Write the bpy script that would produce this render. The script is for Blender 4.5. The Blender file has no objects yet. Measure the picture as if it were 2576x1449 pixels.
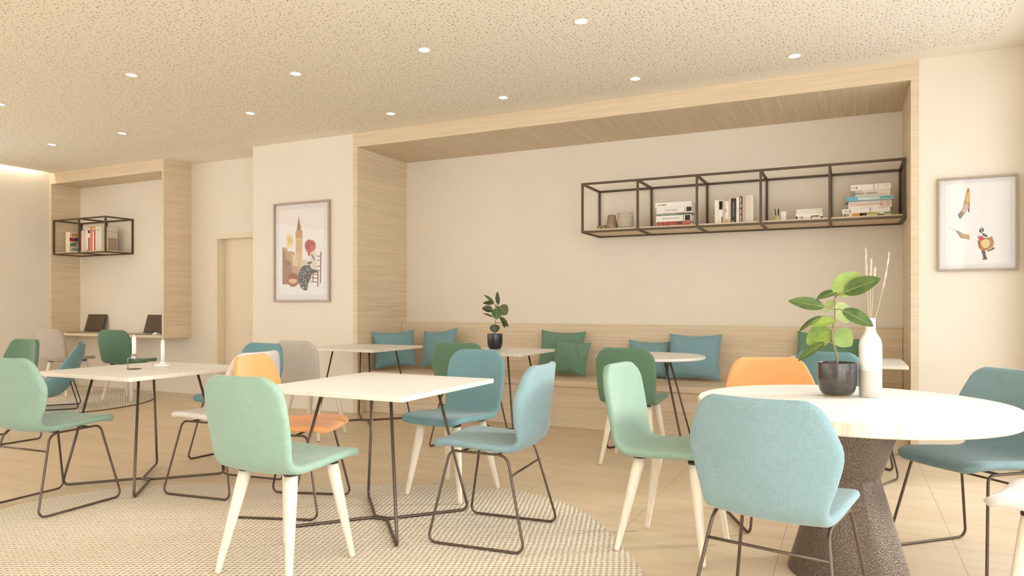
import bpy, bmesh, math, random
from mathutils import Vector, Matrix, Euler
random.seed(7)
C = bpy.context.scene.collection
PI = math.pi
R = math.radians

# ------------------------------------------------------------------ materials
def srgb(r, g, b):
    f = lambda c: (c/255/12.92) if c/255 <= .04045 else ((c/255+.055)/1.055)**2.4
    return (f(r), f(g), f(b), 1)

class NT:
    """small helper round a material's node tree"""
    def __init__(s, name):
        s.m = bpy.data.materials.new(name); s.m.use_nodes = True
        s.n = s.m.node_tree.nodes; s.l = s.m.node_tree.links
        s.b = s.n['Principled BSDF']
    def new(s, t, **kw):
        n = s.n.new(t)
        for k, v in kw.items(): setattr(n, k, v)
        return n
    def link(s, a, b): s.l.new(a, b)
    def math(s, op, a, b=None, c=None, clamp=False):
        n = s.new('ShaderNodeMath', operation=op, use_clamp=clamp)
        for i, v in enumerate((a, b, c)):
            if v is None: continue
            if isinstance(v, (int, float)): n.inputs[i].default_value = v
            else: s.link(v, n.inputs[i])
        return n.outputs[0]
    def coords(s, scale=(1, 1, 1), kind='Object', rot=(0, 0, 0)):
        if kind == 'Position': src = s.new('ShaderNodeNewGeometry').outputs['Position']
        else: src = s.new('ShaderNodeTexCoord').outputs[kind]
        mp = s.new('ShaderNodeMapping'); mp.inputs['Scale'].default_value = scale
        mp.inputs['Rotation'].default_value = rot
        s.link(src, mp.inputs['Vector']); return mp.outputs['Vector']
    def noise(s, vec, scale=1, detail=3, rough=.55):
        n = s.new('ShaderNodeTexNoise'); n.inputs['Scale'].default_value = scale
        n.inputs['Detail'].default_value = detail; n.inputs['Roughness'].default_value = rough
        s.link(vec, n.inputs['Vector']); return n.outputs['Fac']
    def ramp(s, fac, stops):
        n = s.new('ShaderNodeValToRGB'); e = n.color_ramp.elements
        while len(e) < len(stops): e.new(.5)
        for i, (p, c) in enumerate(stops): e[i].position = p; e[i].color = c
        s.link(fac, n.inputs['Fac']); return n.outputs['Color']
    def mix(s, fac, a, b, mode='MIX'):
        n = s.new('ShaderNodeMix', data_type='RGBA', blend_type=mode)
        for sock, v in ((n.inputs[0], fac), (n.inputs[6], a), (n.inputs[7], b)):
            if isinstance(v, (int, float)): sock.default_value = v
            elif isinstance(v, tuple): sock.default_value = v
            else: s.link(v, sock)
        return n.outputs[2]
    def bump(s, h, strength=.3, dist=.01):
        n = s.new('ShaderNodeBump'); n.inputs['Strength'].default_value = strength
        n.inputs['Distance'].default_value = dist
        s.link(h, n.inputs['Height']); s.link(n.outputs['Normal'], s.b.inputs['Normal'])
    def set(s, color=None, rough=None, metal=None, **kw):
        if color is not None:
            if isinstance(color, tuple): s.b.inputs['Base Color'].default_value = color
            else: s.link(color, s.b.inputs['Base Color'])
        if rough is not None: s.b.inputs['Roughness'].default_value = rough
        if metal is not None: s.b.inputs['Metallic'].default_value = metal
        for k, v in kw.items(): s.b.inputs[k.replace('_', ' ')].default_value = v
        return s.m

def mul(c, f): return (c[0]*f, c[1]*f, c[2]*f, 1)

def plain(name, col, rough=.6, metal=0, var=.05, scale=40, **kw):
    t = NT(name); v = t.coords((1, 1, 1))
    col_ = t.ramp(t.noise(v, scale, 3), [(.3, mul(col, 1-var)), (.7, mul(col, 1+var))])
    return t.set(col_, rough, metal, **kw)

def fabric(name, col):
    t = NT(name)
    a = t.noise(t.coords((40, 40, 700)), 1, 2); b = t.noise(t.coords((700, 40, 40)), 1, 2)
    w = t.math('ADD', t.math('MULTIPLY', a, .5), t.math('MULTIPLY', b, .5))
    big = t.noise(t.coords((1, 1, 1)), 9, 2)
    w2 = t.math('ADD', t.math('MULTIPLY', w, .85), t.math('MULTIPLY', big, .15))
    c = t.ramp(w2, [(.34, mul(col, .84)), (.66, mul(col, 1.14))])
    t.bump(w, .25, .002)
    return t.set(c, .88, 0, Sheen_Weight=.25, Sheen_Roughness=.5, Specular_IOR_Level=.25)

def oak(name, lo, hi, scale, kind='Object', rough=.45, band=.06, coat=0):
    t = NT(name)
    a = t.noise(t.coords(scale, kind), 1, 5, .62)
    b = t.noise(t.coords(tuple(x*.22 for x in scale), kind), 1, 2)
    f = t.math('ADD', t.math('MULTIPLY', a, .75), t.math('MULTIPLY', b, .25))
    c = t.ramp(f, [(.36, lo), (.47, mul(tuple((l+h)/2 for l, h in zip(lo, hi)), 1)), (.62, hi)])
    t.bump(a, band, .003)
    return t.set(c, rough, 0, Coat_Weight=coat, Specular_IOR_Level=.4)

def paint(name, col):
    t = NT(name)
    n = t.noise(t.coords((1, 1, 1), 'Position'), 2.2, 3)
    c = t.ramp(n, [(.3, mul(col, .985)), (.7, mul(col, 1.015))])
    t.bump(t.noise(t.coords((1, 1, 1), 'Position'), 260, 2), .04, .002)
    return t.set(c, .72, 0, Specular_IOR_Level=.3)

WALL = srgb(240, 230, 214)
M_wall = paint('wall_paint', WALL)
M_white_wall = paint('warm_white_paint', srgb(241, 229, 212))
M_door = paint('door_paint', srgb(240, 225, 202))
OL, OH = srgb(214, 192, 161), srgb(234, 215, 186)
M_panel = oak('oak_panel', OL, OH, (1.8, 1.8, 110), 'Position', .5)
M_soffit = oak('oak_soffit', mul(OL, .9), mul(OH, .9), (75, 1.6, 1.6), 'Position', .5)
M_bench = oak('oak_bench', OL, OH, (1.6, 55, 75), 'Position', .5)
M_top = oak('pale_oak_top', srgb(242, 241, 237), srgb(249, 248, 245), (1.5, 55, 55), 'Object', .38, .04)
M_topedge = oak('pale_oak_edge', srgb(208, 190, 164), srgb(241, 231, 215), (90, 90, 2), 'Object', .45, .04)
M_topedge2 = oak('pale_oak_lipping', srgb(228, 216, 197), srgb(242, 234, 220), (90, 90, 2), 'Object', .45, .03)
M_leg = oak('beech_leg', srgb(228, 212, 190), srgb(241, 230, 213), (60, 60, 3), 'Object', .45, .03)
M_shelfboard = oak('shelf_board', srgb(216, 191, 157), srgb(234, 213, 183), (2, 60, 60), 'Position', .5)
def dark_metal(name, col, rough=.36, metal=.75):
    return plain(name, col, rough, metal, .08, 60)
M_wire = dark_metal('dark_bronze_wire', srgb(98, 84, 73), .38, .6)
M_shelfmetal = dark_metal('dark_bronze_tube', srgb(92, 77, 61), .5, .2)
M_black = plain('black_plastic', srgb(48, 42, 38), .5, 0)
FAB = {k: fabric('fabric_'+k, v) for k, v in dict(
    mint=srgb(142, 170, 152), blue=srgb(128, 155, 159), teal=srgb(116, 156, 162), green=srgb(98, 132, 106),
    orange=srgb(243, 174, 112), white=srgb(225, 217, 212), taupe=srgb(188, 172, 158), grey=srgb(205, 195, 184),
    cushion_teal=srgb(126, 164, 170), cushion_green=srgb(112, 148, 124), cushion_blue=srgb(132, 168, 178)).items()}

def mat_floor():
    t = NT('beige_floor_tiles')
    P = t.coords((1, 1, 1), 'Position')
    s = t.new('ShaderNodeSeparateXYZ'); t.link(P, s.inputs[0])
    # joints every .758 m along x, every 1.516 m along y
    def joint(sock, off, pitch):
        f = t.math('FRACT', t.math('DIVIDE', t.math('ADD', sock, off), pitch))
        return t.math('SUBTRACT', 1, t.math('MINIMUM', 1, t.math('DIVIDE', t.math('MULTIPLY', t.math('MINIMUM', f, t.math('SUBTRACT', 1, f)), pitch), .0032)))
    jx = joint(s.outputs[0], 10-.464+.758*.0, .758)
    jx = joint(s.outputs[0], 20*.758-.464, .758)
    jy = joint(s.outputs[1], 20*1.516-3.957, 1.516)
    j = t.math('MAXIMUM', jx, t.math('MULTIPLY', jy, .6))
    a = t.noise(t.coords((1.1, 9, 1), 'Position'), 1, 5, .6)
    b = t.noise(t.coords((6, 60, 1), 'Position'), 1, 3, .6)
    f = t.math('ADD', t.math('MULTIPLY', a, .7), t.math('MULTIPLY', b, .3))
    c = t.ramp(f, [(.34, srgb(220, 197, 166)), (.5, srgb(228, 207, 177)), (.66, srgb(235, 216, 189))])
    c = t.mix(t.math('MULTIPLY', j, .55), c, srgb(120, 96, 70))
    t.bump(t.math('SUBTRACT', 1, j), .15, .002)
    return t.set(c, .42, 0, Specular_IOR_Level=.4)

def mat_ceiling():
    t = NT('perforated_ceiling')
    P = t.coords((1, 1, 1), 'Position')
    s = t.new('ShaderNodeSeparateXYZ'); t.link(P, s.inputs[0])
    v = t.new('ShaderNodeTexVoronoi', feature='F1'); v.inputs['Scale'].default_value = 36
    v.voronoi_dimensions = '2D'
    t.link(P, v.inputs['Vector'])
    sep = t.new('ShaderNodeSeparateColor'); t.link(v.outputs['Color'], sep.inputs[0])
    rad = t.math('MULTIPLY_ADD', sep.outputs[0], .17, .09)
    hole = t.math('MULTIPLY', t.math('SUBTRACT', rad, v.outputs['Distance']), 14, None, True)
    inside = t.math('MULTIPLY', t.math('LESS_THAN', s.outputs[0], .92), t.math('LESS_THAN', s.outputs[1], 5.9))
    inside = t.math('MULTIPLY', inside, t.math('GREATER_THAN', s.outputs[0], -9.95))
    h = t.math('MULTIPLY', hole, inside)
    base = srgb(243, 234, 217)
    c = t.mix(t.math('MULTIPLY', h, .7), base, srgb(104, 84, 58))
    t.bump(t.math('SUBTRACT', 1, h), .3, .004)
    return t.set(c, .8, 0, Specular_IOR_Level=.2)

def mat_rug(name, ang):
    t = NT(name)
    P = t.coords((1, 1, 1), 'Position', (0, 0, ang))
    s = t.new('ShaderNodeSeparateXYZ'); t.link(P, s.inputs[0])
    wob = t.math('MULTIPLY', t.noise(P, 10, 2), .010)
    sx = t.math('SINE', t.math('MULTIPLY', t.math('ADD', s.outputs[0], wob), 2*PI/.034))
    sy = t.math('SINE', t.math('MULTIPLY', t.math('ADD', s.outputs[1], t.math('MULTIPLY', wob, .7)), 2*PI/.040))
    n = t.noise(P, 75, 3)
    k = t.math('ADD', t.math('MULTIPLY_ADD', t.math('MULTIPLY', sx, sy), .5, .5), t.math('MULTIPLY', t.math('SUBTRACT', n, .5), .9))
    c = t.ramp(k, [(.06, srgb(182, 158, 130)), (.36, srgb(229, 216, 195)), (.85, srgb(246, 238, 225))])
    t.bump(k, .6, .008)
    return t.set(c, .95, 0, Specular_IOR_Level=.1)

def mat_stone():
    t = NT('hammered_dark_metal')
    P = t.coords((1, 1, 1))
    v = t.new('ShaderNodeTexVoronoi', feature='F1'); v.inputs['Scale'].default_value = 210
    t.link(P, v.inputs['Vector'])
    n = t.noise(P, 300, 3)
    c = t.ramp(n, [(.35, srgb(98, 86, 77)), (.65, srgb(134, 120, 109))])
    t.bump(t.math('ADD', v.outputs['Distance'], t.math('MULTIPLY', n, .4)), .8, .004)
    return t.set(c, .30, .8)

def mat_pot(name, base, hi, rough=.28):
    t = NT(name)
    n = t.noise(t.coords((1, 1, 2)), 26, 5)
    c = t.ramp(n, [(.35, base), (.7, hi)])
    t.bump(n, .08, .004)
    return t.set(c, rough, .55, Coat_Weight=.5, Coat_Roughness=.12)

def mat_leaf(name, a, b):
    t = NT(name)
    n = t.noise(t.coords((1, 1, 1)), 18, 3)
    c = t.ramp(n, [(.3, a), (.7, b)])
    back = t.mix(.35, c, srgb(178, 196, 120))
    g = t.new('ShaderNodeNewGeometry')
    c2 = t.mix(g.outputs['Backfacing'], c, back)
    return t.set(c2, .35, 0, Specular_IOR_Level=.5, Transmission_Weight=0, Subsurface_Weight=0)

def mat_emit(name, col, st):
    t = NT(name)
    t.m.cycles.emission_sampling = 'NONE'
    return t.set(col, .5, 0, Emission_Color=col, Emission_Strength=st)

def mat_glass(name):
    t = NT(name)
    tr = t.new('ShaderNodeBsdfTransparent'); gl = t.new('ShaderNodeBsdfGlossy')
    gl.inputs['Roughness'].default_value = .05
    lw = t.new('ShaderNodeLayerWeight'); lw.inputs['Blend'].default_value = .5
    fr = t.math('MULTIPLY_ADD', t.math('POWER', lw.outputs['Facing'], 5), .6, .025)
    mx = t.new('ShaderNodeMixShader')
    t.link(fr, mx.inputs[0]); t.link(tr.outputs[0], mx.inputs[1]); t.link(gl.outputs[0], mx.inputs[2])
    t.link(mx.outputs[0], t.n['Material Output'].inputs['Surface'])
    return t.m

M_floor, M_ceil = mat_floor(), mat_ceiling()
M_rug, M_rug2 = mat_rug('woven_rug', R(24)), mat_rug('woven_rug_far', R(-14))
M_rugedge = plain('rug_binding', srgb(96, 78, 58), .9)
M_stone = mat_stone()
M_glass = mat_glass('thin_glass')
M_paper = plain('paper', srgb(244, 240, 236), .6, 0, .01)
M_mat = plain('picture_mount', srgb(236, 231, 229), .7, 0, .01)
M_pages = plain('page_edges', srgb(236, 228, 214), .8, 0, .05, 300)
M_frame = plain('taupe_frame', srgb(176, 158, 142), .4, .25)
M_ceramic = plain('white_ceramic', srgb(246, 242, 236), .3, 0, .01)
M_candle = plain('white_wax', srgb(250, 246, 240), .5, 0, .01)
M_steel = plain('brushed_steel', srgb(190, 186, 180), .25, .9)
M_lamp = mat_emit('lamp_diffuser', (1, .97, .92, 1), 9)
_pc = {}
def pm(r, g, b, rough=.55):
    k = (r, g, b)
    if k not in _pc: _pc[k] = plain('print_%02x%02x%02x' % k, srgb(r, g, b), rough, 0, .06, 60)
    return _pc[k]

# ------------------------------------------------------------------ mesh helpers
class MB:
    def __init__(s): s.v = []; s.f = []; s.fm = []; s.sm = []
    def add(s, vs, fs, mi=0, smooth=False, M=None):
        b = len(s.v)
        for p in vs:
            p = Vector(p); s.v.append(M @ p if M is not None else p)
        for f in fs: s.f.append([b+i for i in f]); s.fm.append(mi); s.sm.append(smooth)
        return s
    def box(s, x0, y0, z0, x1, y1, z1, mi=0, M=None):
        vs = [(x, y, z) for z in (z0, z1) for y in (y0, y1) for x in (x0, x1)]
        return s.add(vs, [(0, 2, 3, 1), (4, 5, 7, 6), (0, 1, 5, 4), (2, 6, 7, 3), (0, 4, 6, 2), (1, 3, 7, 5)], mi, False, M)
    def tube(s, pts, r, n=10, closed=False, mi=0, M=None):
        pts = [Vector(p) for p in pts]; m = len(pts)
        rad = r if isinstance(r, (list, tuple)) else [r]*m
        T = []
        for i in range(m):
            a = pts[i-1] if (i > 0 or closed) else pts[i]
            b = pts[(i+1) % m] if (i < m-1 or closed) else pts[i]
            T.append((b-a).normalized())
        u = T[0].cross(Vector((0, 0, 1)))
        if u.length < 1e-3: u = T[0].cross(Vector((1, 0, 0)))
        u.normalize(); vs = []
        for i in range(m):
            u = (u - T[i]*u.dot(T[i])); u.normalize(); w = T[i].cross(u)
            for k in range(n):
                a = 2*PI*k/n
                vs.append(pts[i] + (u*math.cos(a)+w*math.sin(a))*rad[i])
        fs = []
        for i in range(m if closed else m-1):
            j = (i+1) % m
            for k in range(n):
                fs.append((i*n+k, i*n+(k+1) % n, j*n+(k+1) % n, j*n+k))
        if not closed:
            fs.append(tuple(range(n))[::-1]); fs.append(tuple((m-1)*n+k for k in range(n)))
        return s.add(vs, fs, mi, True, M)
    def lathe(s, prof, n=48, mi=0, M=None, mis=None, smooth=True):
        vs = []; fs = []
        for r, z in prof:
            for k in range(n):
                a = 2*PI*k/n; vs.append((max(r, 1e-5)*math.cos(a), max(r, 1e-5)*math.sin(a), z))
        b = len(s.v)
        for p in vs:
            p = Vector(p); s.v.append(M @ p if M is not None else p)
        for i in range(len(prof)-1):
            for k in range(n):
                s.f.append([b+x for x in (i*n+k, i*n+(k+1) % n, (i+1)*n+(k+1) % n, (i+1)*n+k)])
                s.fm.append(mis[i] if mis else mi); s.sm.append(smooth)
        return s
    def prism(s, poly, z0, z1, mi=0, M=None, mside=None):
        n = len(poly)
        vs = [(x, y, z0) for x, y in poly] + [(x, y, z1) for x, y in poly]
        s.add(vs, [tuple(range(n))[::-1], tuple(range(n, 2*n))], mi, False, M)
        b = len(s.v) - 2*n
        for i in range(n):
            j = (i+1) % n
            s.f.append([b+i, b+j, b+n+j, b+n+i]); s.fm.append(mi if mside is None else mside); s.sm.append(False)
        return s
    def build(s, name, mats, parent=None, bevel=0, loc=None, seg=2):
        me = bpy.data.meshes.new(name)
        me.from_pydata([tuple(p) for p in s.v], [], s.f)
        if not isinstance(mats, (list, tuple)): mats = [mats]
        for m in mats: me.materials.append(m)
        me.polygons.foreach_set('material_index', s.fm)
        me.polygons.foreach_set('use_smooth', s.sm)
        me.update()
        o = bpy.data.objects.new(name, me); C.objects.link(o)
        if parent is not None: o.parent = parent
        if loc: o.location = loc
        if bevel:
            b = o.modifiers.new('bevel', 'BEVEL'); b.width = bevel; b.segments = seg; b.limit_method = 'ANGLE'
            b.angle_limit = R(40)
        return o

def tag(o, label, cat, group=None):
    o['label'] = label; o['category'] = cat
    if group: o['group'] = group
    return o
def thing(name, label, cat, loc=(0, 0, 0), rz=0, group=None):
    o = bpy.data.objects.new(name, None); C.objects.link(o)
    o.empty_display_size = .1
    o.location = loc; o.rotation_euler = (0, 0, rz)
    return tag(o, label, cat, group)
def struct(o): o['kind'] = 'structure'; return o
def kids(o): return [c for c in bpy.data.objects if c.parent == o]
def copy_tree(o, parent=None):
    c = o.copy(); C.objects.link(c)
    if parent is not None: c.parent = parent
    for ch in kids(o): copy_tree(ch, c)
    return c
def set_mat(o, m, slot=0):
    s = o.material_slots[slot]; s.link = 'OBJECT'; s.material = m

def fillet(pts, r, n=6, closed=False):
    pts = [Vector(p) for p in pts]; m = len(pts); out = []
    rr = r if isinstance(r, (list, tuple)) else [r]*m
    for i, p in enumerate(pts):
        if not closed and i in (0, m-1): out.append(p); continue
        a = (pts[i-1]-p); b = (pts[(i+1) % m]-p); la, lb = a.length, b.length
        a.normalize(); b.normalize()
        ang = a.angle(b)
        if ang > PI-.02: out.append(p); continue
        d = min(rr[i]/math.tan(ang/2), la*.48, lb*.48); q = d*math.tan(ang/2)
        c = p + (a+b).normalized()*(q/math.sin(ang/2))
        s, e = p+a*d-c, p+b*d-c; tot = s.angle(e)
        for k in range(n+1):
            t = k/n
            out.append(c + (s*math.sin((1-t)*tot)+e*math.sin(t*tot))/math.sin(tot))
    return out
def spline(P, n):
    """Catmull-Rom through P (tuples), n samples"""
    P = [Vector(p) for p in P]; m = len(P); out = []
    for k in range(n):
        t = k/(n-1)*(m-1); i = min(int(t), m-2); f = t-i
        p0 = P[i-1] if i > 0 else P[0]*2-P[1]; p1, p2 = P[i], P[i+1]
        p3 = P[i+2] if i+2 < m else P[-1]*2-P[-2]
        out.append(.5*((2*p1)+(p2-p0)*f+(2*p0-5*p1+4*p2-p3)*f*f+(3*p1-p0-3*p2+p3)*f**3))
    return out

# ------------------------------------------------------------------ the room
ZC = 3.02
XL, XR = -10.15, 1.13           # left and right walls
YF = 6.12                        # front plane of the long wall
YB = -5.5                        # wall behind
NX0, NX1 = -4.835, .475          # seating niche
PX0 = -6.30                      # pier between niche and door
DX1 = -7.815                     # desk niche right outer
YD = 6.53                        # recessed wall with the door
YN = 7.06                        # back of the seating niche

struct(MB().box(XL-.2, YB-.2, -.12, XR+.2, 7.3, 0).build('floor', M_floor))
struct(MB().box(XL+.09, YB, ZC, XR, 7.3, ZC+.1).build('ceiling', M_ceil))
struct(MB().box(XL-.2, YB-.2, ZC+.14, XR+.2, 7.3, ZC+.3).build('ceiling', M_white_wall))
# long wall, in its pieces
wb = MB()
wb.box(NX1+.001, YF, 0, XR+.1, 7.2, ZC)                         # pier at the far right
wb.box(PX0, YF, 0, NX0-.001, 7.2, ZC)                           # pier with the tall picture
wb.box(NX0-.001, YN, .96, NX1+.001, 7.2, ZC)                    # back of the seating niche
wb.box(NX0-.001, YN, 0, NX1+.001, 7.2, .96)
D0, D1, DH = -7.33, -6.43, 2.02
wb.box(XL, YD, 0, D0, 7.2, ZC)
wb.box(D1, YD, 0, PX0, 7.2, ZC)
wb.box(D0, YD, DH, D1, 7.2, ZC)
wb.box(D0, YD+.16, 0, D1, 7.2, DH)
struct(wb.build('wall_back', M_wall))
# door
dr = MB().box(D0, YD+.11, .005, D1, YD+.15, DH).build('door_1', M_door, bevel=.002); struct(dr)
fr = MB()
fr.box(D0-.055, YD-.014, 0, D0+.002, YD+.108, DH-.002)
fr.box(D1-.002, YD-.014, 0, D1+.055, YD+.108, DH-.002)
fr.box(D0-.055, YD-.014, DH-.002, D1+.055, YD+.108, DH+.055)
fr.build('door_frame', M_door, dr)
# seating-niche surround
t1 = MB()
t1.box(NX0, YF-.006, 0, NX0+.055, YN, ZC)
t1.box(NX1-.05, YF-.006, 0, NX1, YN, ZC)
t1.box(NX0+.055, YF-.006, 2.872, NX1-.05, YF+.02, ZC)
struct(t1.build('trim_1', M_panel))
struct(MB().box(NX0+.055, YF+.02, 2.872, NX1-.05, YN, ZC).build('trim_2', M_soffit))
# desk-niche surround
t3 = MB()
t3.box(XL+.001, YF-.006, .745, XL+.035, YD, 2.87)
t3.box(DX1-.035, YF-.006, .745, DX1, YD, ZC)
t3.box(XL+.001, YF-.006, 2.87, DX1-.035, YF+.02, ZC)
struct(t3.build('trim_3', M_panel))
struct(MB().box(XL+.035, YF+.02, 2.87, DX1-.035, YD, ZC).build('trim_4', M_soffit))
# right wall: a glazed front, piers between tall windows; back wall likewise
wins = [(-5.0, -3.2), (-3.0, -1.2), (-1.0, .8), (1.0, 3.1), (3.3, 5.9)]
wr = MB(); y = YB
for a, b in wins:
    wr.box(XR, y, 0, XR+.22, a, ZC+.1); wr.box(XR, a, 2.85, XR+.22, b, ZC+.1); wr.box(XR, a, 0, XR+.22, b, .06); y = b
wr.box(XR, y, 0, XR+.22, YF, ZC+.1)
struct(wr.build('wall_right', M_wall))
for i, (a, b) in enumerate(wins):
    fo = MB()
    X0, X1 = XR+.12, XR+.17
    fo.box(X0, a, .06, X1, a+.05, 2.85); fo.box(X0, b-.05, .06, X1, b, 2.85)
    fo.box(X0, a+.05, .06, X1, b-.05, .11); fo.box(X0, a+.05, 2.8, X1, b-.05, 2.85)
    w = struct(fo.build('window_%d' % (i+1), M_shelfmetal))
    MB().box(XR+.142, a+.05, .11, XR+.148, b-.05, 2.8).build('pane', M_glass, w)
fill_wins = [(-5.0, -3.0), (-2.8, -.6), (-.4, 1.9), (2.1, 4.7)]  # unseen windows added in the left wall to give fill light
wl = MB(); y = YB
for a, b in fill_wins:
    wl.box(XL-.22, y, 0, XL, a, ZC+.14); wl.box(XL-.22, a, 2.85, XL, b, ZC+.14); wl.box(XL-.22, a, 0, XL, b, .06); y = b
wl.box(XL-.22, y, 0, XL, 7.3, ZC+.14)
struct(wl.build('wall_left', M_wall))
for i, (a, b) in enumerate(fill_wins):
    fo = MB(); X0, X1 = XL-.17, XL-.12
    fo.box(X0, a, .06, X1, a+.05, 2.85); fo.box(X0, b-.05, .06, X1, b, 2.85)
    fo.box(X0, a+.05, .06, X1, b-.05, .11); fo.box(X0, a+.05, 2.8, X1, b-.05, 2.85)
    w = struct(fo.build('window_%d' % (i+10), M_shelfmetal))  # frame of an added fill window
    MB().box(XL-.148, a+.05, .11, XL-.142, b-.05, 2.8).build('pane', M_glass, w)
fw = [(-9.6, -7.4), (-7.1, -4.9), (-4.6, -2.4), (-2.1, .1)]
wf = MB(); x = XL
for a, b in fw:
    wf.box(x, YB-.22, 0, a, YB, ZC+.1); wf.box(a, YB-.22, 2.85, b, YB, ZC+.1); wf.box(a, YB-.22, 0, b, YB, .06); x = b
wf.box(x, YB-.22, 0, XR, YB, ZC+.1)
struct(wf.build('wall_front', M_wall))
for i, (a, b) in enumerate(fw):
    fo = MB(); Y0, Y1 = YB-.17, YB-.12
    fo.box(a, Y0, .06, a+.05, Y1, 2.85); fo.box(b-.05, Y0, .06, b, Y1, 2.85)
    fo.box(a+.05, Y0, .06, b-.05, Y1, .11); fo.box(a+.05, Y0, 2.8, b-.05, Y1, 2.85)
    w = struct(fo.build('window_%d' % (i+6), M_shelfmetal))
    MB().box(a+.05, YB-.148, .11, b-.05, YB-.142, 2.8).build('pane', M_glass, w)

# built-in bench
be = thing('built_in_bench', 'long oak bench built across the wide wall niche under the cushions', 'bench', (0, 0, 0))
BX0, BX1 = NX0+.057, NX1-.052
MB().box(BX0, 6.225, .392, BX1, 6.95, .45).build('seat', M_bench, be, .003)
MB().box(BX0, 6.25, .001, BX1, 6.95, .388).build('base_panel', M_panel, be, .002)
MB().box(BX0, 6.952, .001, BX1, YN-.002, .962).build('backrest', M_panel, be, .003)

# wall desk
MB().box(XL+.037, YF-.004, .747, DX1-.037, YD-.002, .782).build('wall_desk', M_bench, bevel=.002)
tag(bpy.data.objects['wall_desk'], 'narrow oak desk top fixed inside the small wall niche', 'desk')

# ceiling downlights
k = 1.0109
def downlight(x, y, lab):
    t = thing('ceiling_downlight', lab, 'ceiling light', (x, y, ZC-.001), 0, 'ceiling downlights')
    return t
d0 = None
LP = []
for c_, (x, ys) in enumerate([(-1.56, (4.29, 5.56)), (-2.75, (4.28, 5.56)), (-3.95, (4.28, 5.56)), (-5.15, (3.74, 4.97)), (-6.98, (3.76, 4.96)), (-8.19, (4.96,)), (-.36, (5.56,))]):
    for y in ys: LP.append((x*k, y*k))
LL = ['round white downlight nearest the top edge of the photo, the largest one', 'round white downlight near the wood lintel, above the second shelf bay',
      'round white downlight straight above the front square table', 'round white downlight near the wood lintel, straight above the small potted plant',
      'round white downlight above the tall framed print on the pier', 'round white downlight nearest to the left end of the wood lintel',
      'round white downlight high in the left of the ceiling above the desk niche', 'round white downlight above the plain door, left of the pier',
      'round white downlight cut by the left edge of the photo', 'round white downlight just above the lintel of the desk niche',
      'round white downlight nearest the far left corner of the room', 'round white downlight above the right half of the wire shelf']
for i, (x, y) in enumerate(LP):
    if d0 is None:
        t = d0 = thing('ceiling_downlight', LL[i], 'ceiling light', (x, y, ZC), 0, 'ceiling downlights')
        MB().lathe([(.036, -.001), (.046, -.001), (.05, -.004), (.046, -.007), (.038, -.006), (.036, -.001)], 32).build('trim_ring', M_ceramic, t)
        MB().lathe([(0, -.004), (.037, -.004), (.037, -.001), (0, -.001)], 32).build('diffuser', M_lamp, t)
    else:
        t = copy_tree(d0); t.location = (x, y, ZC); t['label'] = LL[i]

# ------------------------------------------------------------------ chairs
PROF = [(.265, .450), (.248, .463), (.20, .472), (.10, .470), (0, .464), (-.09, .459), (-.155, .461), (-.200, .480), (-.226, .522),
        (-.240, .60), (-.252, .69), (-.262, .775), (-.272, .862)]
PROF_WOOD = PROF[:7] + [(-.200, .480), (-.227, .522), (-.246, .60), (-.264, .69), (-.278, .775), (-.290, .862)]
W_SLED = [.200, .206, .212, .214, .214, .212, .208, .206, .212, .236, .253, .226, .188]
W_WOOD = [.200, .206, .212, .215, .215, .213, .210, .209, .211, .217, .220, .214, .198]

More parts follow.
